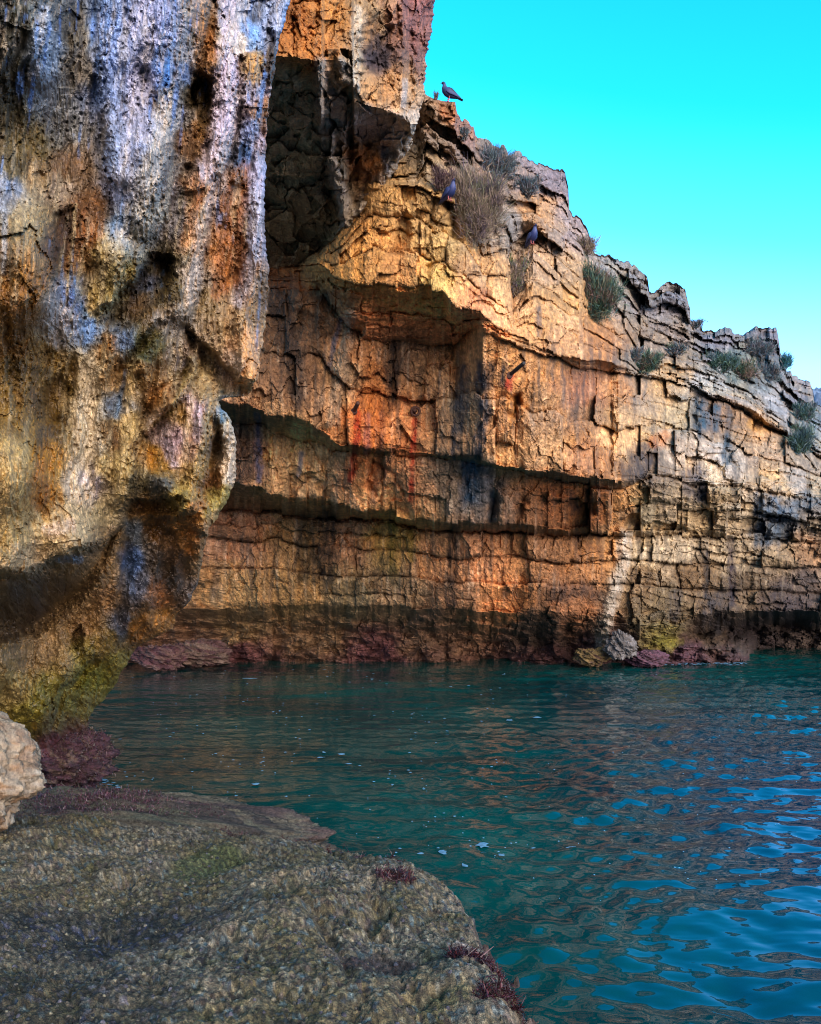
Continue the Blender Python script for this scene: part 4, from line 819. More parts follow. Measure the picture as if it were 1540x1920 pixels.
    LOBES = [(0, [(262, 800), (300, 770), (345, 735), (372, 690), (392, 735), (408, 745), (400, 800), (385, 900), (355, 950), (320, 955), (262, 925)]), (1, [(408, 760), (460, 760), (460, 900), (430, 950), (400, 1005), (372, 985), (400, 945), (412, 850)]),
             (2, [(192, -30), (345, -30), (330, 130), (300, 280), (290, 420), (235, 480), (215, 420), (205, 330), (190, 200)]), (3, [(405, 30), (460, 20), (470, 150), (440, 300), (395, 400), (372, 540), (330, 600), (345, 480), (380, 330), (410, 200)]),
             (4, [(120, 560), (165, 600), (215, 640), (222, 760), (225, 930), (190, 1000), (100, 1040), (110, 900), (150, 780)]), (5, [(300, 1010), (345, 1000), (300, 1090), (240, 1180), (150, 1290), (60, 1345), (40, 1290), (130, 1200), (230, 1080)]),
             (6, [(470, 150), (520, 100), (520, 620), (500, 735), (430, 690), (440, 600), (468, 480), (475, 300)]), (7, [(-200, 380), (75, 400), (85, 500), (70, 610), (-200, 620)]), (8, [(-200, 820), (60, 820), (105, 960), (60, 1064), (-200, 1060)]),
             (9, [(360, 40), (404, 40), (402, 240), (372, 290), (345, 290), (362, 200)])]
    for k, pts in LOBES:
        ids[in_poly(wu2, wv2, pts) > 0] = k
    ids[vs < -30] = -1
    E_ = V[:, -1]; Dn = (E_ - [0, 0, H0]) / np.linalg.norm(E_ - [0, 0, H0], axis=1)[:, None]
    sk = [E_ + Dn * 0.3 + np.array([-0.1, 0, 0]), E_ + Dn * 1.2 + np.array([-0.5, 0, 0]), E_ + Dn * 3.0 + np.array([-2.0, 0, 0.0])]
    V = np.concatenate([V] + [q[:, None] for q in sk], 1); C = np.concatenate([C] + [C[:, -1:]] * 3, 1); ids = np.concatenate([ids, np.full((len(vs), 3), -1)], 1)
    tp = [V[:1] + np.array([-0.2, 2.0, 0.2]), V[:1] + np.array([-1, 6.0, 0.2])]
    V = np.concatenate([tp[1], tp[0], V]); C = np.concatenate([C[:1], C[:1], C]); ids = np.concatenate([np.full((2, ids.shape[1]), -1), ids])
    root = empty('flowstone_cliff', at(180, 1380, 8.0))
    nm = {0: 'hanging_lobe', 1: 'stalactite', 2: 'calcite_curtain', 3: 'drip_rib', 4: 'drip_rib', 5: 'buttress', 6: 'drip_rib', 7: 'bulge', 8: 'bulge', 9: 'rock_slab'}
    split_grid(V - np.array(root.location), C, ids, lambda q: nm[q], M_NEAR, root, rest='rock_face')
    tag(root, 'near cliff of dripping brown and white flowstone with hanging ribs and blue painted sky gloss', 'cliff', kind='structure')


build_near_cliff()


# ================================================================== rocks by the water
def plan(u, v, z):
    """the point of the level z under photo pixel (u, v)"""
    d = (H0 - z) * F / (v - V0)
    return ((u - U0) / F * d, d)


def build_shelf():
    # outline of the shelf: where its edge is seen, taken to the edge's own height
    zt = 0.55
    edge = [plan(u, v, zt) for u, v in [(-400, 1528), (0, 1530), (120, 1522), (300, 1530), (450, 1543), (560, 1552), (640, 1561), (700, 1570), (760, 1586), (800, 1605), (835, 1640), (862, 1668), (885, 1700), (908, 1745), (924, 1785), (928, 1806), (945, 1836), (965, 1866), (988, 1920), (1020, 2000), (1060, 2150), (1120, 2600)]]
    poly = edge + [(-4.0, edge[-1][1]), (-4.0, edge[0][1])]
    us = np.concatenate([np.arange(-300, -10, 10), np.arange(-10, 1080, 2.5), np.arange(1080, 1200, 8)]); vs = np.concatenate([np.arange(1478, 1940, 2.2), np.arange(1940, 2560, 12)])
    u, v = np.meshgrid(us, vs)
    d = (H0 - zt) * F / (v - V0)
    X = (u - U0) / F * d; Y = d.copy()
    sg = in_poly(X + 0.06 * fbm(X * 5, Y * 5, 5, 501, 0.65), Y + 0.08 * fbm(X * 5, Y * 5, 5, 502, 0.65), poly)
    z = zt + 0.10 * fbm(X * 1.1, Y * 1.0, 3, 511) + 0.05 * fbm(X * 4, Y * 4, 4, 512)
    z += 0.05 * sst(1.6, 3.0, Y) * sst(0.2, -1.5, X) - 0.07 * sst(4.4, 5.6, Y) - 0.05 * sst(3.2, 2.4, Y) * sst(-0.5, -1.2, X)
    for px_, py_, r, a in [plan(395, 1622, zt) + (0.22, -0.07), plan(720, 1800, zt) + (0.16, -0.09), plan(200, 1700, zt) + (0.5, -0.06), plan(560, 1690, zt) + (0.35, 0.05), plan(700, 1660, zt) + (0.3, 0.06), plan(840, 1830, zt) + (0.14, 0.05), plan(150, 1800, zt) + (0.35, -0.03), plan(480, 1740, zt) + (0.25, 0.03)]:
        z += a * np.exp(-(((X - px_) / r) ** 2 + ((Y - py_) / r) ** 2))
    crk, _ = poly_dist(X, Y, [plan(520, 1680, zt), plan(600, 1740, zt), plan(640, 1790, zt), plan(660, 1850, zt)])
    z -= 0.04 * np.exp(-(crk / 0.03) ** 2)
    f1, f2, idw_ = worley(X * 48 + 0.8 * gn(X * 19, Y * 19, 3), Y * 48, 521)
    rough_ = sst(-0.3, 0.3, fbm(X * 2.2, Y * 2.2, 3, 520))
    z += 0.009 * (0.5 - f1) * rough_ + 0.022 * fbm(X * 12, Y * 12, 5, 523) + 0.010 * facet(X * 6 + 0.3 * gn(X * 4, Y * 4, 5), Y * 6, 524)
    f3, _, _ = worley(X * 55, Y * 55, 525)
    z += 0.003 * (0.5 - f3) - 0.015 * sst(0.10, 0.4, fbm(X * 13, Y * 13, 4, 526)) - 0.05 * sst(0.25, 0.5, fbm(X * 3.1 + 3, Y * 3.1, 4, 528)) + 0.006 * fbm(X * 55, Y * 55, 2, 527)
    side = np.where(sg > 0, -0.10 * np.exp(-sg / 0.07), -0.10 - 1.4 * np.clip(-sg, 0, 0.8) ** 0.75)
    z = np.maximum(z + side * (1 + 0.4 * fbm(X * 9, Y * 9, 3, 531)), -0.6)
    # colour: olive and grey crust, blue-black mussel patches, pink weed towards the edges
    m = fbm(X * 1.6, Y * 1.6, 4, 541); m2 = fbm(X * 6, Y * 6, 4, 543); sp = h01(idw_, 3, 8)
    C = lin((114, 100, 66)) * (1 - sst(-0.2, 0.3, m))[..., None] + lin((148, 132, 104)) * sst(-0.2, 0.3, m)[..., None]
    blot = [(lin((88, 86, 40)), 0.55 * sst(0.05, 0.4, m2)), (lin((150, 140, 118)), 0.6 * sst(0.62, 0.8, sp) * rough_), (lin((40, 44, 40)), 0.75 * sst(0.32, 0.12, sp) * (0.3 + 0.7 * rough_)), (lin((150, 138, 116)), 0.5 * sst(-0.25, 0.2, X - 0.05 * Y) * sst(0.1, -0.2, m2)), (lin((84, 78, 46)), 0.6 * sst(0.1, 0.5, fbm(X * 2.5 + 7, Y * 2.5, 4, 544))), (lin((78, 60, 66)), 0.5 * sst(0.8, 0.9, h01(idw_, 4, 9))), (lin((72, 110, 120)), 0.5 * sst(0.86, 0.93, h01(idw_, 5, 9)))]
    du, dv = plan(200, 1740, zt)
    dark = sst(1.0, 0.25, np.hypot((X - du) / 0.9, (Y - dv) / 0.42) + 0.35 * fbm(X * 3, Y * 3, 3, 551)) + sst(1.0, 0.3, np.hypot((X - plan(120, 1900, zt)[0]) / 0.7, (Y - plan(120, 1900, zt)[1]) / 0.5) + 0.3 * fbm(X * 3, Y * 3, 3, 552)) * 0.6
    blot.append((lin((34, 38, 34)), 0.88 * np.clip(dark, 0, 1) * (0.6 + 0.5 * sst(0.7, 0.3, sp))))
    blot.append((lin((40, 56, 100)), 0.6 * np.clip(dark, 0, 1) * sst(0.80, 0.9, sp)))
    pu, pv = plan(395, 1622, zt)
    blot.append((lin((92, 96, 52)), 0.85 * sst(1.1, 0.7, np.hypot((X - pu) / 0.24, (Y - pv) / 0.30) + 0.2 * m2)))
    pu, pv = plan(715, 1800, zt)
    blot.append((lin((86, 64, 62)), 0.75 * sst(1.1, 0.6, np.hypot((X - pu) / 0.24, (Y - pv) / 0.12) + 0.3 * m2)))
    far_ = sst(1545, 1512, v + 10 * gn(u / 40, v / 10, 4))
    blot.append((lin((92, 60, 68)), 0.6 * far_))
    blot.append((lin((66, 44, 50)), 0.7 * sst(0.05, -0.06, sg)))
    for q in [(835, 1630, .10), (880, 1765, .10), (905, 1790, .05)]:
        a_, b_ = plan(q[0], q[1], zt)
        blot.append((lin((190, 165, 145)), 0.9 * sst(1.0, 0.5, np.hypot(X - a_, Y - b_) / q[2] + 0.5 * m2)))
    for q in [(880, 1795, .12), (920, 1812, .08), (690, 1580, .08), (740, 1590, .07), (740, 1668, .12)]:
        a_, b_ = plan(q[0], q[1], zt)
        blot.append((lin((64, 22, 26)), 0.85 * sst(1.0, 0.5, np.hypot(X - a_, (Y - b_) * 1.5) / q[2] + 0.6 * m2)))
    for c_, wt in blot:
        C = C * (1 - wt[..., None]) + c_ * wt[..., None]
    C = np.clip(C * 0.47 * np.exp(1.9 * fbm(X * 45, Y * 45, 3, 561))[..., None], 0.006, 0.6)
    C = np.concatenate([C, np.clip(0.45 + 0.5 * m2, 0, 1)[..., None]], -1)
    V = np.stack([X, Y, z], -1)
    o = mk('shore_rock', V, grid_faces(*X.shape, flip=False), M_SHORE, None, C, smooth=False)
    tag(o, 'flat olive-grey rock shelf crusted with limpets in the foreground, sloping into the water', 'rock', kind='structure')
    return X, Y, z, sg


SX, SY, SZ, SG = build_shelf()


def blob(name, c, size, mat, cols, seed, rough=0.3, n=(90, 130), lumps=3.0, fine=1.0, wet=0.4, seen=None, squash=1.0, keep=None):
    """a boulder: displaced ellipsoid about the point c with half axes size; cols is a list of (colour, share)"""
    a, b = n
    th = np.linspace(0.02, np.pi - 0.02, a)[:, None]; ph = np.linspace(0, 2 * np.pi, b)[None]
    nx, ny, nz = np.sin(th) * np.cos(ph), np.sin(th) * np.sin(ph), np.cos(th) + 0 * ph

    def n3(k, s_, o=4):
        return (fbm(nx * k + nz * 0.7 * k, ny * k - nz * 0.6 * k, o, s_) + fbm(ny * k + 5, nz * k * 1.1 + nx * 0.5 * k, o, s_ + 7)) * 0.7
    f1, f2, ib = worley(nx * lumps + nz * 2.1, ny * lumps - nz * 1.7 + 9, seed + 3)
    r = 1 + rough * n3(1.3, seed) + rough * 0.5 * (0.45 - f1) + rough * 0.35 * n3(5, seed + 5) * fine + 0.06 * fine * n3(18, seed + 6, 3)
    V = np.stack([nx * size[0] * r, ny * size[1] * r, nz * size[2] * r * squash], -1)
    m = n3(2.2, seed + 11); g = n3(9, seed + 13)
    C = np.zeros(V.shape) + lin(cols[0])
    for i, c_ in enumerate(cols[1:]):
        wt = sst(0.02, 0.35, n3(2.0 + i, seed + 20 + i) * 1.3 + 0.4 * g) * 0.85
        C = C * (1 - wt[..., None]) + lin(c_) * wt[..., None]
    C = np.clip(C * ALB * np.exp(0.5 * g)[..., None], 0.004, 0.7)
    C = np.concatenate([C, np.full(C.shape[:2] + (1,), wet)], -1)
    o = mk(name, V, grid_faces(a, b, flip=False), mat, None, C)
    o.location = c
    return o


def tufts(name, pts, nrm, n_, length, width, cols, seed, mat, kind='stuff', parent=None, up=0.5):
    """many small curled strands growing from the given points"""
    rng = np.random.default_rng(seed)
    k = rng.integers(0, len(pts), n_)
    p = pts[k] + rng.normal(0, 0.01, (n_, 3)); d = nrm[k] + rng.normal(0, 0.6, (n_, 3)); d[:, 2] += up
    d /= np.linalg.norm(d, axis=1)[:, None] + 1e-9
    L = length * rng.uniform(0.5, 1.3, n_)[:, None]
    sd = np.cross(d, rng.normal(0, 1, (n_, 3))); sd /= np.linalg.norm(sd, axis=1)[:, None] + 1e-9
    wv = width * rng.uniform(0.6, 1.4, n_)[:, None]
    bend = rng.normal(0, 0.35, (n_, 3))
    rows = []
    for t in (0, 0.5, 1):
        c_ = p + d * L * t + bend * L * t * t
        ww = wv * (1 - 0.75 * t)
        rows += [c_ - sd * ww, c_ + sd * ww]
    V = np.stack(rows, 1)
    b = np.arange(n_)[:, None] * 6
    f = np.concatenate([b + np.array([[0, 1, 3, 2]]), b + np.array([[2, 3, 5, 4]])])
    cc = lin(np.array(cols))[rng.integers(0, len(cols), n_)] * ALB * rng.uniform(0.6, 1.4, n_)[:, None]
    C = np.repeat(cc[:, None], 6, 1)
    return mk(name, V, f, mat, parent, C, smooth=False, kind=kind)


M_WEED = attr_mat('wet_seaweed', 0.45, 0.4)


def surf_pts(o, cond=None):
    me = o.data
    n_ = len(me.vertices)
    co = np.empty(n_ * 3); me.vertices.foreach_get('co', co); co = co.reshape(-1, 3)
    nr = np.empty(n_ * 3); me.vertices.foreach_get('normal', nr); nr = nr.reshape(-1, 3)
    co = co + np.array(o.location)
    m = (co[:, 2] > 0.0)
    if cond is not None:
        m &= cond(co)
    return co[m], nr[m]


# low ledge behind the shelf
o = blob('low_rock', (-2.45, 6.55, 0.03), (1.80, 0.62, 0.39), M_SHORE, [(92, 86, 70), (74, 56, 54), (78, 80, 64), (50, 44, 42)], 601, 0.22, (120, 260), 4.0, 1.3, 0.6)
tag(o, 'low dark rock ledge fringed with pink weed just behind the foreground shelf', 'rock')
p_, n_ = surf_pts(o, lambda c: (c[:, 2] > 0.12))
tufts('seaweed', p_[p_[:, 0] < -1.9 + 0.5 * np.sin(p_[:, 1] * 9)], n_[p_[:, 0] < -1.9 + 0.5 * np.sin(p_[:, 1] * 9)], 9000, 0.022, 0.003, [(84, 48, 62), (72, 40, 54), (60, 34, 42), (96, 66, 74), (60, 58, 42)], 602, M_WEED)
o['category'] = 'rock'
# weed-covered foot of the near cliff
o = blob('weedy_rock', at(108, 1420, 8.0), (0.48, 0.5, 0.33), M_SHORE, [(66, 40, 46), (78, 50, 56), (50, 32, 34), (104, 84, 70)], 611, 0.42, (120, 160), 4.0, 1.6, 0.5)
tag(o, 'purple weed-covered rock at the foot of the near cliff, lapped by blue water', 'rock')
p_, n_ = surf_pts(o)
tufts('red_algae', p_, n_, 17000, 0.022, 0.004, [(66, 34, 44), (52, 26, 34), (42, 22, 27), (88, 60, 62), (40, 30, 28), (70, 62, 40)], 612, M_WEED)
# pale boulder at the left margin
o = blob('pale_boulder', at(-118, 1452, 4.75), (0.54, 0.40, 0.40), M_NEAR, [(140, 124, 100), (128, 110, 84), (150, 140, 120), (120, 92, 62)], 621, 0.30, (150, 240), 3.2, 0.8, 0.3)
tag(o, 'smooth lumpy pale tan boulder standing on the shelf against the near cliff', 'boulder')
o.rotation_euler = (0, 0.0, 0.15)
# rocks along the far waterline
for k, (u_, v_, D_, sz, lab, cols) in enumerate([
        (300, 1232, 20.6, (0.62, 0.5, 0.30), 'mauve rock under the near cliff where the cove water begins', [(120, 92, 84), (92, 56, 60), (82, 48, 54)]),
        (372, 1226, 21.2, (0.75, 0.5, 0.30), 'brownish rock beside the mauve one, against the back wall', [(120, 98, 82), (96, 66, 62), (84, 54, 54)]),
        (1166, 1210, 21.0, (0.34, 0.32, 0.33), 'rounded pale grey boulder below the calcite seep at the far waterline', [(122, 118, 114), (104, 100, 97), (92, 84, 76)]),
        (1110, 1232, 21.6, (0.42, 0.4, 0.22), 'small ochre rock just left of the grey boulder', [(130, 108, 64), (96, 66, 56), (80, 60, 50)]),
        (1215, 1236, 21.6, (0.5, 0.4, 0.2), 'purple weedy rock right of the grey boulder', [(104, 70, 82), (84, 54, 66), (70, 50, 56)])]):
    o = blob('shore_boulder', at(u_, v_, D_), sz, M_FAR, cols, 640 + k * 31, 0.5, (90, 130), 3.4, 1.8, 0.5)
    tag(o, lab, 'rock')
# far headland
o = blob('headland', (38, 74, 7.0), (9.0, 8.0, 12.5), M_FAR, [(110, 128, 150), (92, 112, 138)], 801, 0.22, (70, 110), 4.0, 1.0, 0.1)
tag(o, 'blue-grey headland peeping past the end of the cliff', 'headland', kind='structure')

# limpets and barnacles on the shelf
def build_limpets():
    rng = np.random.default_rng(71)
    m = np.argwhere((SG > 0.03) & (SY < 5.6) & (SY > 1.9) & (SX > -2.4))
    wts = SY[m[:, 0], m[:, 1]] ** 2.0
    k = m[rng.choice(len(m), 4200, p=wts / wts.sum())]
    X, Y, Z = SX[k[:, 0], k[:, 1]], SY[k[:, 0], k[:, 1]], SZ[k[:, 0], k[:, 1]]
    dens = fbm(X * 1.7, Y * 1.7, 3, 73) + rng.normal(0, 0.25, len(X))
    q = dens > 0.05
    X, Y, Z = X[q], Y[q], Z[q]
    n_ = len(X); r = rng.uniform(0.004, 0.013, n_)
    ang = np.arange(8) * np.pi / 4
    rim = np.stack([X[:, None] + np.cos(ang) * r[:, None], Y[:, None] + np.sin(ang) * r[:, None] * 0.85, np.repeat((Z - 0.004)[:, None], 8, 1)], -1)
    mid = np.stack([X[:, None] + np.cos(ang + .2) * r[:, None] * 0.6, Y[:, None] + np.sin(ang + .2) * r[:, None] * 0.5, (Z + r * 0.42)[:, None] + rng.normal(0, 0.0008, (n_, 8))], -1)
    top = np.stack([X + r * 0.1, Y, Z + r * 0.7], -1)[:, None]
    V = np.concatenate([rim, mid, top], 1)
    b = np.arange(n_)[:, None] * 17
    fs = []
    for i in range(8):
        j = (i + 1) % 8
        fs += [b + np.array([[i, j, 8 + j]]), b + np.array([[i, 8 + j, 8 + i]]), b + np.array([[8 + i, 8 + j, 16]])]
    pal = lin(np.array([(150, 140, 112), (120, 112, 84), (96, 92, 78), (130, 118, 100), (88, 80, 60), (110, 104, 110), (70, 74, 76)]))
    C = np.repeat((pal[rng.integers(0, 7, n_)] * 0.45 * rng.uniform(0.5, 1.4, (n_, 1)))[:, None], 17, 1)
    C = np.concatenate([C, np.full(C.shape[:2] + (1,), 0.4)], -1)
    o = mk('limpets', V, np.concatenate(fs), M_SHORE, None, C, kind='stuff')
    tag(o, 'limpets and barnacles crusting the foreground shelf', 'shellfish')


build_limpets()
m_ = np.zeros(0)
pts = []
for q in [(880, 1797, .10), (922, 1815, .06), (690, 1582, .07), (745, 1592, .06), (740, 1668, .10), (560, 1550, .15), (450, 1540, .2), (960, 1862, .06), (915, 1868, .05), (640, 1562, .12)]:
    a_, b_ = plan(q[0], q[1], 0.55)
    kk_ = np.argwhere(np.hypot(SX - a_, (SY - b_) * 1.4) < q[2])
    pts.append(np.stack([SX[kk_[:, 0], kk_[:, 1]], SY[kk_[:, 0], kk_[:, 1]], SZ[kk_[:, 0], kk_[:, 1]]], -1))
pts = np.concatenate(pts)
tufts('dark_seaweed', pts, np.tile([[0.2, -0.3, 0.3]], (len(pts), 1)), 5000, 0.03, 0.0025, [(60, 20, 26), (44, 16, 22), (78, 34, 40), (52, 30, 30)], 75, M_WEED, up=-0.1)


# ================================================================== the sea
def build_sea():
    m, n, l, b = new_mat('sea_water')
    tc = n.new('ShaderNodeTexCoord')
    mp = n.new('ShaderNodeMapping'); mp.inputs['Scale'].default_value = (1.0, 1.7, 1.0)
    l.new(tc.outputs['Object'], mp.inputs[0])
    nz = n.new('ShaderNodeTexNoise'); nz.inputs['Scale'].default_value = 0.22; nz.inputs['Detail'].default_value = 4
    l.new(tc.outputs['Object'], nz.inputs['Vector'])
    cr = n.new('ShaderNodeValToRGB')
    cr.color_ramp.elements[0].position = 0.36; cr.color_ramp.elements[0].color = (0.0004, 0.024, 0.024, 1)
    cr.color_ramp.elements[1].position = 0.66; cr.color_ramp.elements[1].color = (0.0008, 0.066, 0.056, 1)
    l.new(nz.outputs[0], cr.inputs[0])
    sx = n.new('ShaderNodeSeparateXYZ'); l.new(tc.outputs['Object'], sx.inputs[0])
    m1 = n.new('ShaderNodeMath'); m1.operation = 'MULTIPLY_ADD'; m1.inputs[1].default_value = -0.10
    l.new(sx.outputs['Y'], m1.inputs[0]); l.new(sx.outputs['X'], m1.inputs[2])
    mr = n.new('ShaderNodeMapRange'); mr.inputs['From Min'].default_value = -0.2; mr.inputs['From Max'].default_value = 3.5; mr.interpolation_type = 'SMOOTHSTEP'
    l.new(m1.outputs[0], mr.inputs[0])
    mx = n.new('ShaderNodeMix'); mx.data_type = 'RGBA'; mx.inputs['B'].default_value = (0.0002, 0.034, 0.070, 1)
    my = n.new('ShaderNodeMapRange'); my.inputs['From Min'].default_value = 20; my.inputs['From Max'].default_value = 7
    l.new(sx.outputs['Y'], my.inputs[0])
    mm = n.new('ShaderNodeMath'); mm.operation = 'MULTIPLY'; l.new(mr.outputs[0], mm.inputs[0]); l.new(my.outputs[0], mm.inputs[1])
    l.new(mm.outputs[0], mx.inputs['Factor']); l.new(cr.outputs[0], mx.inputs['A']); l.new(mx.outputs['Result'], b.inputs['Base Color'])
    b.inputs['Roughness'].default_value = 0.015
    b.inputs['IOR'].default_value = 1.34
    b.inputs['Specular IOR Level'].default_value = 0.6
    b.inputs['Specular Tint'].default_value = (0.0, 0.30, 1.0, 1)
    n1 = n.new('ShaderNodeTexNoise'); n1.inputs['Scale'].default_value = 3.0; n1.inputs['Detail'].default_value = 2; n1.inputs['Roughness'].default_value = 0.45
    l.new(mp.outputs[0], n1.inputs['Vector'])
    bp = n.new('ShaderNodeBump'); bp.inputs['Strength'].default_value = 1.0; bp.inputs['Distance'].default_value = 0.012
    l.new(n1.outputs[0], bp.inputs['Height']); l.new(bp.outputs[0], b.inputs['Normal'])
    us = np.concatenate([np.arange(-1200, -60, 30), np.arange(-60, 1640, 3.0), np.arange(1640, 4200, 30)]); vs = 1100 + 26 * (1000 / 26) ** np.linspace(0, 1, 520)
    u, v = np.meshgrid(us, vs[::-1])
    d = H0 * F / (v - V0)
    X = (u - U0) / F * d; Y = d
    z = np.zeros_like(X)
    rng = random.Random(5)
    wx, wy = X + 0.25 * gn(X * 0.5, Y * 0.5, 905), Y + 0.25 * gn(X * 0.5, Y * 0.5, 906)
    for k in range(26):
        lam = 0.17 * 1.135 ** k; a = rng.gauss(-1.38, 0.75)
        amp = 0.0088 * lam ** 1.0 * (0.6 + 0.8 * rng.random())
        amp *= 1.35 if lam < 0.75 else (0.45 if lam > 1.5 else 0.75)
        ph = rng.random() * 6.28
        p = (wx * math.cos(a) + wy * math.sin(a)) * 2 * math.pi / lam + ph
        z += amp * (1.4 * np.abs(np.sin(p / 2)) - 0.9 if k % 3 == 0 else np.sin(p))
    z *= 0.62 * (0.7 + 0.9 * np.clip(gn(X * 0.33, Y * 0.25, 907) + 0.3, -0.5, 1))
    z += 0.016 * gn(X * 1.1 + 0.4 * gn(X, Y, 909), Y * 2.4, 908) + 0.0085 * gn(X * 2.4 + 0.4 * gn(X * 2, Y * 2, 910), Y * 5.0, 911) + 0.0036 * gn(X * 5.5, Y * 10.5, 912)
    calm = 0.45 + 0.75 * sst(-3.0, 3.5, X - 0.12 * (Y - 5))
    z = z * calm * sst(40, 22, Y)
    o = mk('sea', np.stack([X, Y, z], -1), grid_faces(*X.shape, flip=True), m)
    tag(o, 'dark teal rippled sea water filling the cove', 'sea', kind='structure')
    # the open sea all round
    R = 900.0
    xs = np.array([-R, X[0, 0], X[0, -1], R])
    ring = [(-R, -R), (R, -R), (R, R), (-R, R)]
    V = np.array([(x, y, -0.06) for x, y in ring])
    o2 = mk('open_sea', V, np.array([[0, 1, 2, 3]]), m)
    tag(o2, 'open sea beyond the cove', 'sea', kind='structure')


build_sea()


def build_foam():
    rng = np.random.default_rng(81)
    P = []
    def add(u_, v_, ru, rv=None):
        x, y = plan(u_, v_, 0.012); s = y / F
        P.append((x, y, ru * s, (rv or ru * 0.35) * (y * y / (H0 * F)) if False else ru * s * rng.uniform(0.5, 1.3)))
    for u_, v_, r in [(887, 1621, 24), (868, 1604, 13), (905, 1585, 12), (905, 1605, 8), (920, 1610, 12), (940, 1603, 6), (838, 1597, 15), (1075, 1589, 12), (790, 1600, 7), (1000, 1590, 5), (600, 1420, 5), (640, 1414, 7), (655, 1432, 6), (480, 1470, 7), (470, 1272, 12), (1008, 1345, 8), (955, 1350, 7)]:
        add(u_, v_, r)
    for k in range(620):
        v_ = 1255 + 420 * rng.random() ** 1.2
        u_ = rng.uniform(180, 960)
        if gn(np.array([u_ / 90]), np.array([v_ / 40]), 83)[0] < rng.uniform(-0.3, 0.5):
            continue
        add(u_, v_, rng.uniform(1.0, 3.4))
    for k in range(90):
        add(rng.uniform(960, 1500), rng.uniform(1255, 1700), rng.uniform(0.8, 2.0))
    for k in range(160):      # froth where the swell meets the rocks
        add(rng.normal(150, 28), rng.normal(1466, 7), rng.uniform(1.5, 5))
    for k in range(150):
        add(rng.uniform(1240, 1400), rng.normal(1243, 1.6), rng.uniform(1, 3.5))
    Vs, fs = [], []
    nv = 0
    for i, (x, y, a, b) in enumerate(P):
        k = 10
        an = np.arange(k) * 2 * np.pi / k; rr = 1 + 0.35 * rng.normal(0, 0.6, k)
        rot = rng.uniform(-0.5, 0.5)
        ex, ey = np.cos(an) * a * rr, np.sin(an) * b * rr
        Vs.append(np.concatenate([np.stack([x + ex * math.cos(rot) - ey * math.sin(rot), y + ex * math.sin(rot) + ey * math.cos(rot), np.full(k, 0.012)], -1), [[x, y, 0.017]]]))
        j = np.arange(k)
        fs.append(np.stack([nv + j, nv + (j + 1) % k, np.full(k, nv + k)], -1)); nv += k + 1
    mfo = plain_mat('sea_foam', (0.11, 0.24, 0.33), 0.6, 0.3, 40)
    o = mk('sea_foam', np.concatenate(Vs), np.concatenate(fs), mfo, kind='stuff')
    tag(o, 'flecks and patches of white foam drifting on the water', 'foam')


build_foam()


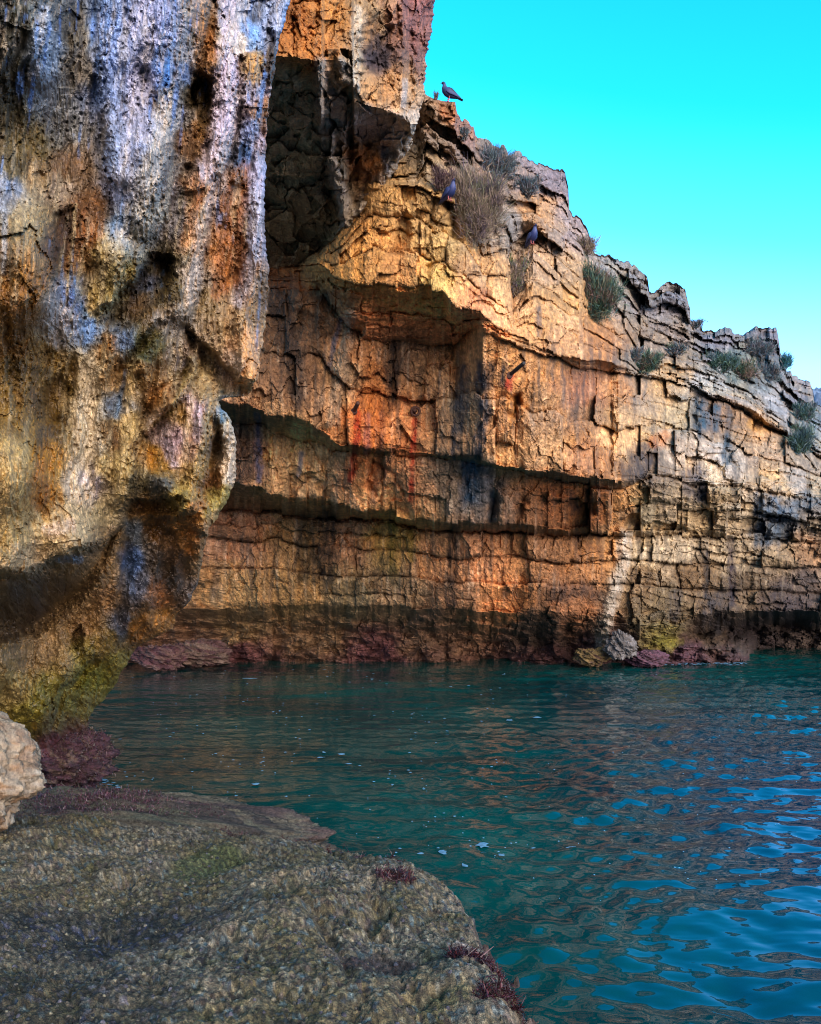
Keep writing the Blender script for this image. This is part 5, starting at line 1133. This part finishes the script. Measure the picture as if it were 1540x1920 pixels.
# ================================================================== shrubs on the cliff
def shrub(name, u_, v_, D_, wpx, hpx, n_, cols, lab, seed, leaf=0.0, lean=(0, -0.3, 0.6), group=None):
    """a bush rooted at photo pixel (u_, v_): woody stems and a crown of fine curved twigs"""
    rng = np.random.default_rng(seed)
    s = D_ / F
    n_ = int(n_ * 1.7)
    root = empty(name, at(u_, v_, D_))
    W, Hh = wpx * s, hpx * s
    base = rng.normal(0, 0.2, (9, 3)) * np.array([W, 0.2 * W, 0.6 * Hh]); base[:, 2] = np.abs(base[:, 2])
    tips = np.stack([rng.uniform(-0.40, 0.40, 9) * W, -0.15 * W + rng.normal(0, 0.12, 9) * W, rng.uniform(0.35, 0.85, 9) * Hh], -1)
    Vs, fs = [], []
    nv = 0
    paths = []
    for k in range(9):
        pts_ = []
        for t in np.linspace(0, 1, 6):
            p = base[k] * (1 - t) + tips[k] * t + np.array([0, -0.10 * W * math.sin(3.1 * t), 0]) + rng.normal(0, 0.02, 3) * W
            pts_.append(p)
        paths.append(np.array(pts_))
        r0 = max(0.012, 0.9 * s)
        for i, p in enumerate(pts_):
            r = r0 * (1 - 0.13 * i)
            an = np.arange(4) * np.pi / 2
            Vs.append(np.stack([p[0] + r * np.cos(an), p[1] + r * np.sin(an), np.full(4, p[2])], -1))
        for i in range(5):
            for q in range(4):
                fs.append([nv + i * 4 + q, nv + i * 4 + (q + 1) % 4, nv + (i + 1) * 4 + (q + 1) % 4, nv + (i + 1) * 4 + q])
        nv += 24
    mk('stem', np.concatenate(Vs), np.array(fs), M_STEM, root)
    # twigs
    pk = rng.integers(0, 9, n_); tk = rng.uniform(0.1, 1, n_) * 4.999
    i0 = tk.astype(int); fr = (tk - i0)[:, None]
    P = np.array(paths)
    st = P[pk, i0] * (1 - fr) + P[pk, i0 + 1] * fr + rng.normal(0, 0.09, (n_, 3)) * np.array([W, W * 0.6, Hh * 0.8])
    d = st * np.array([1.2 / W, 1.0 / W, 0.6 / Hh]) + np.array(lean) + rng.normal(0, 0.75, (n_, 3))
    d /= np.linalg.norm(d, axis=1)[:, None]
    L = (0.09 + 0.13 * rng.random(n_))[:, None] * min(W, Hh) + 2.5 * s
    sd = np.cross(d, rng.normal(0, 1, (n_, 3))); sd /= np.linalg.norm(sd, axis=1)[:, None]
    ww = (0.34 * s) * rng.uniform(0.7, 1.3, n_)[:, None] * (1 + leaf)
    bend = rng.normal(0, 0.2, (n_, 3)) + np.array([0, 0, 0.15])
    rows = []
    for t, wt in ((0, 0.7), (0.5, 1.0), (1, 0.2)):
        c_ = st + d * L * t + bend * L * t * t
        rows += [c_ - sd * ww * wt, c_ + sd * ww * wt]
    V = np.stack(rows, 1)
    b = np.arange(n_)[:, None] * 6
    f = np.concatenate([b + np.array([[0, 1, 3, 2]]), b + np.array([[2, 3, 5, 4]])])
    hl = st[:, 2] / Hh
    clump = fbm(st[:, 0] / W * 4, st[:, 2] / Hh * 4, 3, seed)
    ci = np.clip(((clump + 0.5) * len(cols) + rng.normal(0, 0.6, n_)), 0, len(cols) - 1).astype(int)
    cc = lin(np.array(cols))[ci] * 1.05 * rng.uniform(0.5, 1.4, n_)[:, None]
    mk('foliage', V, f, M_LEAF, root, np.repeat(cc[:, None], 6, 1), smooth=False)
    tag(root, lab, 'shrub', group=group or 'shrubs rooted on the cliff')


M_STEM = plain_mat('woody_stem', (0.10, 0.075, 0.055), 0.85, 0.4, 20)
DRY = [(92, 80, 84), (128, 110, 98), (104, 98, 74), (150, 132, 112), (82, 72, 84), (96, 100, 78)]
GRN = [(48, 74, 62), (74, 92, 70), (58, 88, 84), (100, 98, 76), (110, 90, 84), (40, 62, 60)]
BLU = [(70, 92, 100), (88, 104, 104), (96, 92, 96), (60, 80, 92), (110, 100, 90)]
for i, a in enumerate([
        (890, 462, 96, 150, 5600, DRY, 'large dry grey-brown bush filling the cleft right of the tan block', 0.1),
        (964, 555, 50, 85, 2200, DRY[1:] + [(84, 100, 60)], 'tall narrow dry bush below the largest one', 0.1),
        (1122, 605, 84, 125, 4200, GRN, 'hanging green bush with reddish lower twigs under the mid crest', 0.6),
        (935, 340, 70, 60, 1700, BLU, 'blue-grey bush on the slope just above the largest dry bush', 0.3),
        (990, 372, 52, 40, 1300, BLU, 'small blue-grey bush under the jutting crest rock', 0.3),
        (868, 262, 26, 26, 500, BLU, 'small tuft under the orange pillar the pigeon stands on', 0.2),
        (1100, 480, 44, 40, 800, DRY, 'thin dry tuft beside the second crest step', 0.2),
        (1472, 692, 24, 34, 420, [(40, 90, 110), (50, 100, 104), (70, 110, 100)], 'lone tuft leaning out into the sky at the far right crest', 0.5),
        (1215, 702, 52, 42, 1200, GRN, 'low green shrub on the lowest terrace under the round-topped crest', 0.5),
        (1190, 680, 30, 28, 600, BLU, 'little blue-grey shrub left of the terrace shrub', 0.3),
        (1355, 700, 64, 40, 1300, GRN[:3] + BLU[:2], 'wide low shrub on the right terrace above the pale ledge', 0.4),
        (1392, 712, 70, 34, 1300, DRY[:3] + GRN[:2], 'brownish shrub spilling over the pale ledge', 0.3),
        (1420, 672, 60, 40, 1100, BLU, 'blue-grey shrub in the nook under the right-hand crest', 0.3),
        (1440, 715, 50, 34, 900, BLU, 'sparse shrub at the right end of the pale ledge', 0.3),
        (1500, 852, 50, 56, 1400, GRN[:3] + BLU[:2], 'green shrub low on the far right slope', 0.5),
        (1505, 790, 44, 36, 900, GRN[:3] + BLU[:3], 'dark green shrub under the last crest step', 0.4),
        (1300, 616, 40, 16, 500, BLU, 'low tuft on the skyline right of the round-topped crest', 0.3),
        (830, 360, 44, 46, 900, [(84, 62, 66), (60, 46, 50), (110, 92, 80)], 'dark dead twigs caught above the tan block', 0.0),
        (1270, 668, 46, 24, 600, BLU + GRN[:2], 'patchy scrub below the round-topped crest', 0.3)]):
    u_, v_, wpx, hpx, n_, cols, lab, leaf = a
    D_ = far_depth(u_, min(v_, 1200)) - 0.1
    shrub('shrub', u_, v_, D_, wpx, hpx, n_, cols, lab, 1000 + i, leaf)
# little dry sprig beside the pigeon
shrub('dry_sprig', 819, 187, far_depth(819, 192) + 0.02, 12, 17, 60, [(60, 64, 90), (80, 80, 100)], 'tiny dry sprig beside the pigeon on the crest', 1101, 0.0, lean=(0, 0, 1.2), group='sprigs')


# ================================================================== pigeons
M_BIRD = attr_mat('pigeon_feathers', 0.6, 0.3)
M_BEAK = plain_mat('pigeon_beak', (0.06, 0.05, 0.05), 0.5)
M_FEET = plain_mat('pigeon_feet', (0.45, 0.12, 0.12), 0.6)
M_EYE = plain_mat('pigeon_eye', (0.5, 0.15, 0.03), 0.2)


def loft(secs, k=16):
    """rings of (centre, half width across y, half height, tilt axis along the body)"""
    V = []
    for i, (c, ry, rz) in enumerate(secs):
        a = np.array(secs[max(i - 1, 0)][0]); b = np.array(secs[min(i + 1, len(secs) - 1)][0])
        t = b - a; t = t / (np.linalg.norm(t) + 1e-9)
        nrm = np.array([-t[2], 0, t[0]])
        an = np.arange(k) * 2 * np.pi / k
        V.append(np.array(c)[None] + np.cos(an)[:, None] * np.array([[0, ry, 0]]) + np.sin(an)[:, None] * rz * nrm[None])
    V = np.concatenate(V)
    n = len(secs)
    fs = []
    for i in range(n - 1):
        for j in range(k):
            fs.append([i * k + j, i * k + (j + 1) % k, (i + 1) * k + (j + 1) % k, (i + 1) * k + j])
    return V, np.array(fs)


def pigeon(u_, v_, D_, yaw, lab, seed, scale=1.0):
    """v_ is where the feet stand; the bird faces its own -x"""
    root = empty('pigeon', at(u_, v_, D_))
    body = [((-0.104, 0, 0.262), 0.002, 0.002), ((-0.100, 0, 0.265), 0.012, 0.014), ((-0.086, 0, 0.270), 0.022, 0.024), ((-0.070, 0, 0.262), 0.024, 0.026), ((-0.062, 0, 0.235), 0.026, 0.028), ((-0.060, 0, 0.20), 0.038, 0.042), ((-0.048, 0, 0.165), 0.054, 0.058),
            ((-0.015, 0, 0.130), 0.062, 0.064), ((0.03, 0, 0.108), 0.058, 0.058), ((0.075, 0, 0.086), 0.042, 0.040), ((0.11, 0, 0.070), 0.028, 0.022), ((0.14, 0, 0.058), 0.026, 0.011), ((0.19, 0, 0.038), 0.030, 0.007), ((0.225, 0, 0.024), 0.030, 0.005), ((0.228, 0, 0.023), 0.004, 0.002)]
    V, f = loft(body)
    C = np.zeros((len(V), 3)) + lin((34, 44, 84))
    C[V[:, 2] > 0.19] = lin((20, 28, 62))
    nk = (V[:, 2] > 0.165) & (V[:, 2] < 0.24); C[nk] = lin((48, 66, 88)) + lin((40, 20, 60)) * (np.sin(V[nk, 2:3] * 300) > 0)
    C[V[:, 0] > 0.185] = lin((26, 30, 44))
    mk('body', V, f, M_BIRD, root, C)
    for sgn in (-1, 1):
        w_ = [((-0.045, sgn * 0.050, 0.165), 0.003, 0.012), ((-0.02, sgn * 0.060, 0.145), 0.009, 0.042), ((0.03, sgn * 0.062, 0.120), 0.010, 0.048), ((0.08, sgn * 0.052, 0.098), 0.009, 0.034), ((0.13, sgn * 0.036, 0.076), 0.006, 0.020), ((0.185, sgn * 0.018, 0.052), 0.003, 0.008), ((0.20, sgn * 0.014, 0.045), 0.001, 0.002)]
        V, f = loft(w_, 12)
        C = np.zeros((len(V), 3)) + lin((46, 58, 96))
        bar = ((V[:, 0] > 0.035) & (V[:, 0] < 0.055)) | ((V[:, 0] > 0.08) & (V[:, 0] < 0.10)) | (V[:, 0] > 0.14)
        C[bar] = lin((26, 28, 40))
        mk('wing', V, f, M_BIRD, root, C)
        # leg with three front toes and a hind toe
        Vs, fs = [], []
        nv = 0
        def tube(a, b, r0, r1):
            nonlocal nv
            a = np.array(a); b = np.array(b); t = (b - a) / np.linalg.norm(b - a)
            p = np.cross(t, [0.3, 0.9, 0.2]); p /= np.linalg.norm(p); q = np.cross(t, p)
            an = np.arange(5) * 2 * np.pi / 5
            for c_, r in ((a, r0), (b, r1)):
                Vs.append(c_[None] + r * (np.cos(an)[:, None] * p + np.sin(an)[:, None] * q))
            for j in range(5):
                fs.append([nv + j, nv + (j + 1) % 5, nv + 5 + (j + 1) % 5, nv + 5 + j])
            nv += 10
        y = sgn * 0.024
        tube((0.012, y, 0.075), (0.004, y, 0.006), 0.007, 0.0045)
        for dx, dy in ((-0.032, 0), (-0.026, 0.016), (-0.026, -0.016), (0.022, 0)):
            tube((0.004, y, 0.007), (0.004 + dx, y + dy, 0.003), 0.0045, 0.0025)
        mk('leg', np.concatenate(Vs), np.array(fs), M_FEET, root)
        V, f = loft([((-0.096, sgn * 0.019, 0.272), 0.0005, 0.0005), ((-0.0935, sgn * 0.0215, 0.272), 0.003, 0.0035), ((-0.088, sgn * 0.022, 0.272), 0.003, 0.004), ((-0.085, sgn * 0.020, 0.272), 0.0005, 0.0005)], 8)
        mk('eye', V, f, M_EYE, root)
    V, f = loft([((-0.100, 0, 0.266), 0.006, 0.006), ((-0.112, 0, 0.262), 0.0045, 0.0045), ((-0.122, 0, 0.257), 0.002, 0.002), ((-0.124, 0, 0.255), 0.0004, 0.0004)], 8)
    mk('beak', V, f, M_BEAK, root)
    root.rotation_euler = (0, 0, yaw)
    root.scale = (scale,) * 3
    tag(root, lab, 'pigeon', group='pigeons perched on the cliff')


pigeon(841, 189, 12.95, 0.12, 'dark pigeon standing on the orange crest pillar against the sky, facing left', 1, 1.02)
pigeon(844, 376, 11.85, 2.3, 'pigeon perched on the tan block beside the big dry bush', 2, 1.0)
pigeon(999, 458, 13.6, 2.0, 'pigeon sheltering in the dark hollow of the upper cliff', 3, 1.05)


# ================================================================== rusty iron in the rock
M_RUST = plain_mat('rusty_iron', (0.06, 0.028, 0.02), 0.85, 0.5, 60, bump=0.004)
M_IRON = plain_mat('dark_iron', (0.02, 0.018, 0.018), 0.7, 0.4, 60, bump=0.003)


def bar(name, a, b, r, mat, parent, k=8):
    a = np.array(a, float); b = np.array(b, float); t = (b - a) / np.linalg.norm(b - a)
    p = np.cross(t, [0.2, 0.3, 0.9]); p /= np.linalg.norm(p); q = np.cross(t, p)
    an = np.arange(k) * 2 * np.pi / k
    V = []
    for c_, rr in ((a, 0.001), (a, r), (a + t * 0.02, r * 1.08), (b - t * 0.02, r), (b, r * 0.85), (b, 0.001)):
        V.append(c_[None] + rr * (np.cos(an)[:, None] * p + np.sin(an)[:, None] * q))
    f = [[i * k + j, i * k + (j + 1) % k, (i + 1) * k + (j + 1) % k, (i + 1) * k + j] for i in range(5) for j in range(k)]
    return mk(name, np.concatenate(V), np.array(f), mat, parent)


d_ = far_depth(664, 768)
root = empty('iron_pin', at(664, 768, d_))
bar('shank', (-0.03, 0.15, -0.05), (0.09, -0.32, 0.05), 0.035, M_RUST, root)
bar('collar', (-0.012, 0.05, -0.03), (0.004, -0.02, -0.015), 0.062, M_RUST, root)
tag(root, 'rusty iron pin in the wall above the longer red streak', 'iron pin', group='iron fixings in the cliff')
d_ = far_depth(774, 776)
root = empty('iron_pin', at(774, 776, d_))
bar('shank', (-0.04, 0.15, -0.02), (0.04, -0.25, 0.02), 0.034, M_RUST, root)
an = np.linspace(0, 2 * np.pi, 15)
ringc = np.array([0.05, -0.22, 0.0])
for i in range(14):
    pass
Vr, fr_ = [], []
for i in range(14):
    c_ = ringc + 0.075 * np.array([math.cos(an[i]), 0.25 * math.sin(an[i] * 2), math.sin(an[i])])
    rad = np.array([math.cos(an[i]), 0, math.sin(an[i])])
    for j in range(6):
        Vr.append(c_ + 0.022 * (math.cos(j * math.pi / 3) * rad + math.sin(j * math.pi / 3) * np.array([0, 1, 0])))
for i in range(14):
    for j in range(6):
        fr_.append([i * 6 + j, i * 6 + (j + 1) % 6, ((i + 1) % 14) * 6 + (j + 1) % 6, ((i + 1) % 14) * 6 + j])
mk('ring', np.array(Vr), np.array(fr_), M_RUST, root)
tag(root, 'rusty iron pin with a ring above the shorter red streak', 'iron pin', group='iron fixings in the cliff')
d_ = far_depth(954, 703)
root = empty('iron_bar', at(954, 703, d_))
bar('shank', (-0.05, 0.2, -0.03), (0.20, -0.40, 0.09), 0.032, M_IRON, root)
bar('socket', (-0.02, 0.1, -0.02), (0.012, -0.03, 0.0), 0.066, M_RUST, root)
tag(root, 'dark iron bar sticking out of the cliff over an orange rust patch', 'iron bar', group='iron fixings in the cliff')
